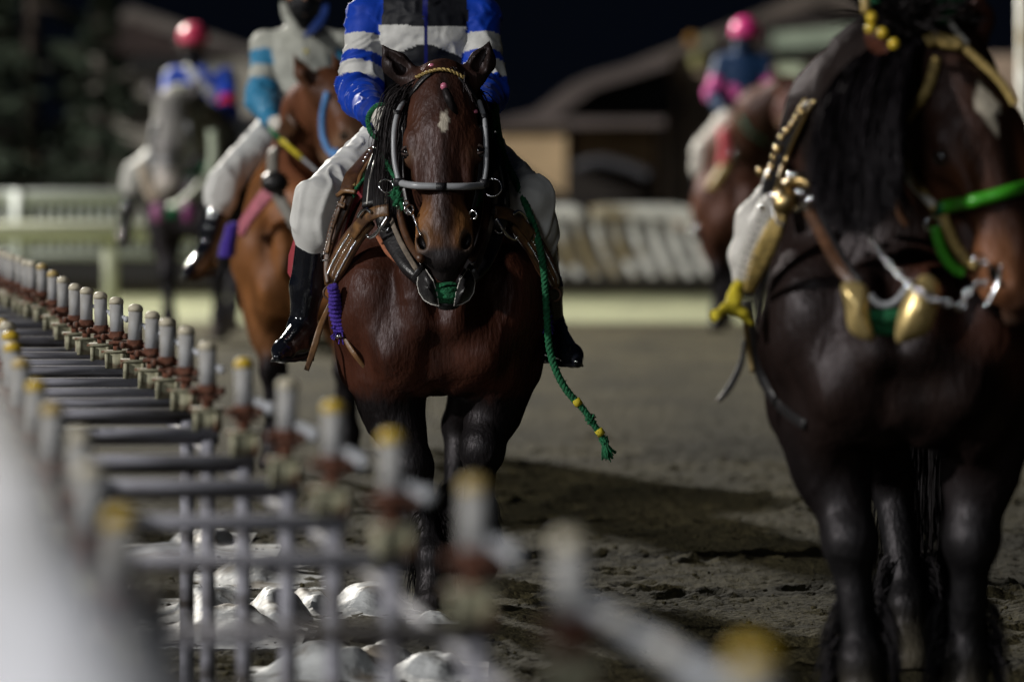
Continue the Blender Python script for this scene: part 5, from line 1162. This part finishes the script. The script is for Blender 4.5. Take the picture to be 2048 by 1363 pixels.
# collar and gear on the left shoulder
def r0(pxs, wd, th_, m, name, parent, off=.02, Zd=16.6):
    p_, n_ = hz([(x, y, z) for x, y, z in pxs], off, Zd); mb = MB(); ribbon(mb, p_, n_, wd, th_); return mb.build(name, m, parent)
cg = r0([(1622, 205, 17.3), (1600, 245, 17.2), (1578, 290, 17.1), (1556, 340, 17.0), (1540, 392, 16.95), (1530, 430, 16.9)], [.02, .04, .06, .07, .06, .05], .03, M['black'], 'collar', h0, .02, 17)
r0([(1628, 203, 17.25), (1606, 240, 17.15), (1586, 285, 17.05), (1566, 335, 16.95), (1552, 385, 16.9)], .012, .012, M['brass'], 'brass_edge', cg, .05, 17); r0([(1612, 200, 17.3), (1585, 250, 17.2), (1558, 310, 17.05), (1540, 350, 17.0)], .012, .014, M['gold'], 'gold_edge', cg, .05, 17)
mb = MB()
for x, y, r_ in ((1604, 226, .010), (1592, 238, .009), (1575, 262, .011), (1563, 275, .010), (1556, 298, .014), (1548, 315, .010), (1544, 334, .012), (1521, 342, .014), (1600, 218, .008), (1584, 250, .009), (1537, 352, .009)): ball(mb, P0(x, y, 16.75), r_, 12, 8)
mb.build('brass_studs', M['brass'], cg)
mb = MB(); ball(mb, P0(1570, 404, 16.55), (.033, .03, .040), 18, 12, axes=roty(.5)); mb.build('brass_ball', M['brass'], cg)
mb = MB(); tube(mb, crom([P0(1562, 372, 16.6), P0(1585, 362, 16.55), P0(1608, 362, 16.52), P0(1618, 372, 16.5)], 5), [.008, .014, .008], 10); mb.build('brass_arm', M['brass'], cg)
mb = MB(); ball(mb, P0(1592, 350, 16.55), (.028, .018, .013), 14, 10); mb.build('hame_fitting', M['steel'], cg); mb = MB(); ball(mb, P0(1604, 384, 16.5), (.024, .015, .014), 14, 10); mb.build('hame_fitting', M['steel'], cg); mb = MB(); tube(mb, crom([P0(1590, 420, 16.5), P0(1604, 414, 16.48), P0(1620, 400, 16.46), P0(1626, 388, 16.46)], 5), [.006, .011, .006], 10); mb.build('hame_fitting', M['steel'], cg); mb = MB(); ball(mb, P0(1545, 392, 16.6), .012); ball(mb, P0(1523, 415, 16.62), .011); tube(mb, crom([P0(1545, 410, 16.6), P0(1552, 440, 16.58), P0(1566, 450, 16.56)], 4), .006, 8); mb.build('hame_fitting', M['steel'], cg)
tr0 = r0([(1570, 415, 16.58), (1548, 460, 16.62), (1528, 505, 16.68), (1510, 545, 16.75), (1498, 580, 16.85)], [.03, .055, .06, .05, .03], .02, M['gold'], 'trace', h0, .03, 16.9)
r0([(1545, 395, 16.75), (1522, 450, 16.78), (1503, 505, 16.82), (1484, 560, 16.86)], [.04, .075, .08, .04], .02, M['white'], 'white_studded_panel', tr0, .05, 16.9)
s = SDF(); s.rc(P0(1534, 385, 17.15), P0(1506, 440, 17.1), .03, .040, .05); s.rc(P0(1506, 440, 17.1), P0(1480, 510, 17.1), .040, .030, .05); s.rc(P0(1480, 510, 17.1), P0(1476, 560, 17.1), .030, .018, .03); V, Fc = s.mesh(.01); npmesh('white_pad', V, Fc, M['white'], None, h0)
mb = MB()
for k in range(12):
    for j in (-1, 0, 1): ball(mb, P0(1537 - 50 * k / 11 + j * 9, 405 + 145 * k / 11 + j * 4, 16.68), .004, 6, 4)
mb.build('studs', M['steel'], tr0)
s = SDF(); s.rc(P0(1478, 568, 16.9), P0(1466, 606, 16.85), .018, .022, .02); s.rc(P0(1464, 608, 16.85), P0(1432, 630, 16.8), .019, .015, .01); s.rc(P0(1430, 632, 16.8), P0(1424, 622, 16.8), .014, .008, .01); s.rc(P0(1466, 618, 16.85), P0(1490, 632, 16.85), .022, .012, .02); s.rc(P0(1490, 632, 16.85), P0(1502, 645, 16.85), .014, .008, .02)
V, Fc = s.mesh(.006); N = vnormals(V, Fc); V = V + N * (noise(V * (22, 22, 50)) * .012)[:, None]; npmesh('yellow_tie', V, Fc, M['yellow'], None, h0)
r0([(1494, 600, 16.95), (1502, 650, 16.95), (1512, 720, 17.0), (1535, 780, 17.0), (1570, 822, 17.0), (1610, 850, 17.0)], .03, .008, M['black'], 'girth_strap', h0, .01, 17.1)
r0([(1490, 640, 16.9), (1496, 690, 16.95), (1506, 745, 16.95)], .014, .012, M['brass'], 'brass_strap_edge', h0, .02, 17.1)
mb = MB(); pts = crom([P0(1489, 680, 16.9), P0(1484, 720, 16.9), P0(1470, 755, 16.9), P0(1452, 785, 16.9), P0(1436, 802, 16.9)], 5); ribbon(mb, pts, [(0, -1, 0)] * len(pts), [.012, .018, .02, .012], .006); mb.build('hanging_strap', M['black'], h0)
# lower front of the collar with gilded caps
r0([(1618, 420, 16.5), (1650, 478, 16.4), (1680, 532, 16.3), (1712, 574, 16.25)], [.03, .04, .035], .03, M['brown'], 'collar_roll', h0, .03, 16.4); r0([(1640, 425, 16.45), (1668, 482, 16.35), (1696, 530, 16.25), (1722, 566, 16.2)], .016, .02, M['black'], 'collar_roll', h0, .06, 16.4)
def plate(px, Z, bulge, th_, m, name, parent):
    cx_ = sum(a for a, b in px) / len(px); cy_ = sum(b for a, b in px) / len(px); vs = []; n = len(px)
    for r_ in (0, .35, .7, 1):
        for (x, y) in px: vs.append(P0(cx_ + (x - cx_) * r_, cy_ + (y - cy_) * r_, Z - bulge * (1 - r_ ** 2)))
    back = [v + np.array((0, th_, 0)) for v in vs]; fs = []; N4 = 4 * n
    for j in range(3):
        for k in range(n): a_, b_, c_, d_ = j * n + k, j * n + (k + 1) % n, (j + 1) * n + (k + 1) % n, (j + 1) * n + k; fs.append((a_, b_, c_, d_)); fs.append(tuple(N4 + t for t in (d_, c_, b_, a_)))
    for k in range(n): fs.append((3 * n + k, 3 * n + (k + 1) % n, N4 + 3 * n + (k + 1) % n, N4 + 3 * n + k))
    mb = MB(); mb.add(vs + back, fs); return mb.build(name, m, parent)
def densify(px, n=4): return [(q[0], q[1]) for q in crom([(a, b, 0) for a, b in px], n, closed=True)]
zc0 = 16.08
plate(densify([(1682, 572), (1700, 562), (1728, 568), (1738, 590), (1738, 625), (1746, 660), (1748, 682), (1715, 674), (1696, 655), (1690, 610)]), zc0, .035, .012, M['goldleather'], 'gilded_cap', h0)
plate(densify([(1822, 572), (1848, 548), (1876, 562), (1880, 590), (1872, 630), (1858, 662), (1826, 680), (1794, 684), (1792, 650), (1802, 610)]), zc0, .035, .012, M['goldleather'], 'gilded_cap', h0)
s = SDF(); s.rc(P0(1735, 645, 16.14), P0(1800, 645, 16.14), .036, .036, .02); s.rc(P0(1735, 632, 16.10), P0(1800, 632, 16.10), .02, .02, .01); V, Fc = s.mesh(.006); N = vnormals(V, Fc); V = V + N * (noise(V * (30, 30, 80)) * .006)[:, None]; npmesh('green_wrap', V, Fc, M['green'], None, h0)
t0([(1740, 590), (1757, 606), (1775, 610), (1795, 600), (1815, 575)], .010, M['greytube'], 'collar_cord', .07, Zd=16.2)

# ================================================================== HORSE 2 and rider
th = R(-9); F2 = Frame(((598 - 1024) / FPX * 28.3, 28.3, 0), rotz(th), 1.0)
H2 = headframe(P(664, 172, 27.9), P(764, 396, 27.7), (math.sin(R(42)), -math.cos(R(42)), 0), .98)
pl = F2.inv(np.array([H2.p((0, -.03, .0))]))[0]
neck2 = [((0, .72, 1.42), .26), ((.05, .38, 1.54), .24), (tuple(np.array((.04, .18, 1.64)) * .5 + pl * .5), .175), (tuple(pl + (-.02, .05, -.05)), .12), (tuple(pl), .09)]
c2 = dict(body=(.20, .082, .028), neck=(.12, .045, .022), arm=(.15, .065, .026), black=BLK, face=(.10, .040, .018), front=(.07, .028, .014), muzzle=(.16, .09, .05), lip=(.05, .04, .035), ear=(.07, .03, .015), hoof=(.10, .08, .05), lid=(.2, .13, .08))
def paint2(V, C, loc, hl, hm):
    C = blend(C, BLK, smooth01(.62 + noise(V * 20) * .05 - loc[:, 2], 0, .12) * (1 - hm) * .95); C = C * (1 + .3 * noise(V * (4, 3, 4)))[:, None]
    C = blend(C, (.22, .20, .17), (loc[:, 2] < .32) * (loc[:, 1] > 1.2) * (loc[:, 0] > 0) * .8)
    e = np.exp(-(((np.abs(hl[:, 0]) - .12) / .045) ** 2 + ((hl[:, 2] - .33) / .045) ** 2)) * hm; C = blend(C, (.26, .16, .10), e * .8)
    return C
h2, b2, S2, *_ = horse('light brown horse with a blue halter, its head turned right behind the bay horse', F2, stdpose(), c2, .013, H2, neck2, ears=(((-.15, .0, -.20), .7), ((.10, .0, -.19), .5)), paint=paint2)
tail(h2, F2, BLK); mane(h2, F2, neck2[1:], H2, 900, .2, .014, (.02, .014, .012), side=-1)
def t2(pxs, r, m, name, off=.015, Zd=28.0, S=None, parent=None): p_, n_ = castz(S or S2, [(x, y, Zd) for x, y in pxs], off); mb = MB(); tube(mb, p_, r, 8); return mb.build(name, m, parent or h2)
t2([(655, 185), (646, 225), (645, 262), (652, 290), (668, 312), (690, 330)], .017, M['bluetape'], 'halter', .02); t2([(668, 300), (690, 320), (730, 345)], .016, M['bluetape'], 'halter_noseband', .02)
p_, n_ = castz(S2, [(548, 300, 28.3), (545, 340, 28.2), (556, 390, 28.1), (585, 440, 28.0), (615, 480, 27.95)], .03); mb = MB(); ribbon(mb, p_, n_, .06, .03); mb.build('collar', mat('grey_collar', (.16, .15, .13), .6, namt=.3), h2)
p_, n_ = castz(S2, [(590, 240, 28.4), (575, 262, 28.4), (560, 285, 28.3)], .03); mb = MB(); ribbon(mb, p_, n_, .10, .05); mb.build('collar_top', M['brown'], h2)
p_, n_ = castz(S2, [(558, 365, 28.2), (528, 395, 28.2), (500, 430, 28.25), (478, 465, 28.3)], .03); mb = MB(); ribbon(mb, p_, n_, .075, .02); tr = mb.build('trace', mat('dusty_pink_strap', (.42, .12, .16), .7), h2)
p_, n_ = castz(S2, [(552, 372, 28.2), (525, 400, 28.2), (498, 436, 28.25)], .055); mb = MB(); ribbon(mb, p_, n_, .030, .01); mb.build('trace_centre', mat('grey_felt', (.3, .26, .24), .8), tr)
mb = MB(); ball(mb, P(550, 365, 28.05), (.07, .05, .06)); mb.build('hame_tug', M['black'], h2)
pth = crom([P(464, 450, 28.1), P(458, 480, 28.1), P(455, 510, 28.1)], 8); mb = MB(); coil(mb, pth, .02, .032, 8, .014); mb.build('purple_wrap', M['purple'], h2)
mb = MB(); p_ = [P(540, 258, 28.0), P(562, 280, 27.9)]; tube(mb, p_, .013, 8); whip = mb.build('riding_whip', M['green']); mb = MB(); tube(mb, [P(562, 280, 27.9), P(604, 316, 27.75)], .0135, 8); mb.build('yellow_section', M['yellow'], whip); mb = MB(); tube(mb, [P(604, 316, 27.75), P(640, 348, 27.65)], .008, 8); mb.build('grey_tip', M['greytube'], whip)
setp(whip, 'green and yellow whip lying across the neck of the light brown horse', 'whip')
J2 = seated(F2, 0, .25)
setj(J2, shL=(532, 96, 29.2), shR=(684, 96, 29.2), elL=(524, 196, 29.1), elR=(700, 200, 29.1), haL=(548, 246, 28.6), haR=(640, 246, 28.6), neck=(606, 50, 29.2), hipL=(575, 240, 29.2), hipR=(640, 240, 29.2), kneeL=(448, 366, 28.75), ankL=(412, 506, 28.7), toeL=(376, 548, 28.5), heelL=(418, 530, 28.75))
J2['head'] = P(608, -14, 29.15)
def jk2(V, C, l, isarm, t, N):
    C = np.tile(np.array((.44, .45, .40)), (len(V), 1)); C[isarm] = (.035, .22, .40); C[isarm & (t > .42) & (t < .68)] = (.44, .45, .40); C[isarm & (t < .12)] = (.44, .45, .40)
    C[(l[:, 2] > .50) & (l[:, 0] > .07)] = (.02, .05, .2); return C
r2, _ = rider('rider in cream jacket with light blue sleeves and black gaiter on the light brown horse', J2, 1.0, jk2, (.6, .6, .58), cell=.011, base=F2.p((0, .9, 0)))
for pts, cc in (([(566, 6, 29.1), (572, 30, 29.05), (586, 52, 29.0), (606, 74, 28.98)], 'cream_silk'), ([(652, 6, 29.1), (648, 30, 29.05), (634, 52, 29.0), (608, 74, 28.98)], 'blue_silk')):
    a_ = crom([P(*q) for q in pts], 6); mb = MB(); ribbon(mb, a_, [(0, -1, .2)] * len(a_), [.03, .045, .05, .02], .014); mb.build('jacket_collar', mat(cc, (.42, .43, .38) if cc[0] == 'c' else (.02, .05, .22), .5), r2)
a_ = [P(609, y, 28.98 - .02) for y in (78, 110, 150, 190)]; mb = MB(); tube(mb, a_, .006, 6); mb.build('zip', mat('zip_grey', (.25, .26, .24), .5), r2)
mb = MB(); ball(mb, P(613, 103, 28.95), (.012, .006, .012)); setp(mb.build('badge', M['yellow'], r2))

# ================================================================== HORSE 3 (grey) and rider
th = R(-12); F3 = Frame(((365 - 1024) / FPX * 46, 46, 0), rotz(th), 1.0)
F3.s = 1.08
H3 = headframe(P(345, 196, 45.6), P(336, 378, 45.3), (-math.sin(R(6)), -math.cos(R(6)), 0), 1.14)
pl = F3.inv(np.array([H3.p((0, -.03, .0))]))[0]
neck3 = [((0, .72, 1.42), .27), ((0, .38, 1.54), .24), (tuple(np.array((0, .18, 1.64)) * .5 + pl * .5), .18), (tuple(pl + (0, .05, -.04)), .12)]
c3 = dict(body=(.035, .032, .036), neck=(.22, .23, .20), arm=(.03, .027, .03), black=(.012, .012, .014), face=(.36, .35, .33), front=(.22, .21, .22), muzzle=(.52, .47, .42), lip=(.12, .11, .10), ear=(.12, .11, .11), hoof=(.06, .05, .04), lid=(.1, .1, .1))
def paint3(V, C, loc, hl, hm): return C * np.clip(1 + 1.3 * noise(V * (6, 5, 4)), .3, 1.6)[:, None]
h3, b3, S3, *_ = horse('dappled grey horse walking at the far left beside the barrier', F3, stdpose(), c3, .020, H3, neck3, paint=paint3)
tail(h3, F3, (.03, .03, .03)); mane(h3, F3, neck3[1:], H3, 500, .22, .02, (.10, .10, .09), side=1)
def t3(pxs, r, m, name, off=.03): return t2(pxs, r, m, name, off, 45.4, S3, h3)
t3([(306, 330), (302, 350), (298, 368)], .03, M['green'], 'green_cord'); t3([(365, 350), (395, 340), (430, 330)], .03, M['green'], 'green_cord'); t3([(312, 245), (300, 300), (308, 350)], .02, M['greytube'], 'cheek_strap'); t3([(375, 245), (384, 300), (372, 350)], .02, M['greytube'], 'cheek_strap'); t3([(304, 318), (340, 322), (376, 318)], .02, M['greytube'], 'noseband')
t3([(425, 260), (428, 320), (405, 370), (370, 405), (340, 420)], .045, mat('pale_green_collar', (.55, .62, .48), .6), 'collar'); t3([(288, 330), (296, 370), (310, 400)], .05, mat('cream_collar', (.5, .42, .33), .6), 'collar')
for x, n_ in ((315, 'pink_cap'), (376, 'pink_cap')): s = SDF(); s.el(P(x, 425, 45.3), (.055, .04, .085), .02); V, Fc = s.mesh(.015); npmesh(n_, V, Fc, mat('pink_leather', (.40, .14, .30) if x < 340 else (.22, .04, .16), .5), None, h3)
s = SDF(); s.el(P(345, 426, 45.3), (.08, .04, .05), .02); V, Fc = s.mesh(.015); npmesh('green_wrap', V, Fc, M['green'], None, h3)
J3 = seated(F3, 0, -.1); setj(J3, kneeL=(270, 345, 46.4), ankL=(250, 455, 46.4), toeL=(240, 486, 46.2), heelL=(255, 478, 46.4), shL=(347, 156, 46.9), shR=(452, 156, 46.9), elL=(335, 215, 46.7), elR=(458, 222, 46.7), neck=(398, 132, 46.9)); J3['head'] = P(386, 92, 46.85)
def jk3(V, C, l, isarm, t, N):
    C = np.tile(np.array((.010, .06, .50)), (len(V), 1)); W_ = (.50, .52, .52); ax = np.abs(l[:, 0]); z = l[:, 2]; v = z - ax * 1.1
    C[(~isarm) & ((v > .37) | ((v > .17) & (v < .27)) | (v < .04) & (v > -.04))] = W_
    C[isarm & (l[:, 0] > 0) & (t > .65) & (t < .98)] = (.6, .012, .03); C[isarm & (t < .2)] = (.06, .13, .5); return C
r3, _ = rider('rider with a crimson helmet in blue and white chevron jacket on the grey horse', J3, 1.05, jk3, (.75, .06, .15), cell=.016, pants_col=(.55, .55, .52), base=F3.p((0, .9, 0)))

# ================================================================== HORSE 4 and rider
th = R(-4); F4 = Frame(((1474 - 1024) / FPX * 48, 48, 0), rotz(th), 1.0)
H4 = headframe(P(1572, 165, 47.7), P(1640, 300, 47.4), (math.sin(R(60)), -math.cos(R(60)), 0), 1.0)
pl = F4.inv(np.array([H4.p((0, -.03, .0))]))[0]
neck4 = [((0, .72, 1.42), .27), ((0, .38, 1.54), .24), (tuple(np.array((0, .18, 1.64)) * .5 + pl * .5), .18), (tuple(pl + (0, .05, -.04)), .12)]
c4 = dict(c2, body=(.085, .036, .022), neck=(.07, .032, .020), arm=(.07, .03, .02), face=(.08, .03, .02))
h4, b4, S4, *_ = horse('distant brown horse at the right, half hidden by the black horse', F4, stdpose(), c4, .020, H4, neck4, paint=paint2)
tail(h4, F4, BLK); mane(h4, F4, neck4[1:], H4, 400, .22, .02, (.02, .015, .012))
def t4(pxs, r, m, name, off=.03): return t2(pxs, r, m, name, off, 48.2, S4, h4)
t4([(1455, 325), (1440, 350), (1424, 375)], .05, M['gold'], 'trace'); t4([(1470, 300), (1462, 320)], .04, M['steel'], 'hame_fitting'); t4([(1448, 260), (1452, 300), (1446, 330)], .05, M['redpad'], 'saddle_pad')
J4 = seated(F4, 0, -.55)
setj(J4, shL=(1446, 128, 48.9), shR=(1530, 128, 48.9), elL=(1426, 185, 48.8), elR=(1546, 185, 48.8), haL=(1446, 222, 48.6), haR=(1505, 216, 48.6), neck=(1490, 112, 48.9), hipL=(1462, 238, 48.9), hipR=(1505, 238, 48.9), kneeL=(1404, 300, 48.4), ankL=(1398, 440, 48.4), toeL=(1390, 470, 48.2), heelL=(1408, 462, 48.4))
J4['head'] = P(1490, 78, 48.85)
def jk4(V, C, l, isarm, t, N):
    C = np.tile(np.array((.008, .035, .10)), (len(V), 1)); C[isarm & (t > .55) & (t < 1.25)] = (.55, .08, .30); x = l[:, 0]; z = l[:, 2]
    C[((x + .09) / .07) ** 2 + ((z - .22) / .07) ** 2 < 1] = (.5, .08, .28); C[((x - .02) / .06) ** 2 + ((z - .10) / .07) ** 2 < 1] = (.5, .07, .2); return C
r4, _ = rider('distant rider with a bright pink helmet in navy and pink jacket at the right', J4, 1.05, jk4, (.80, .05, .28), cell=.016, pants_col=(.5, .48, .44), gaiter=(.01, .04, .10), base=F4.p((0, .9, 0)))
t4([(1480, 232), (1498, 262), (1530, 285)], .02, mat('sea_green_cord', (.08, .22, .16), .7), 'rein', .3)
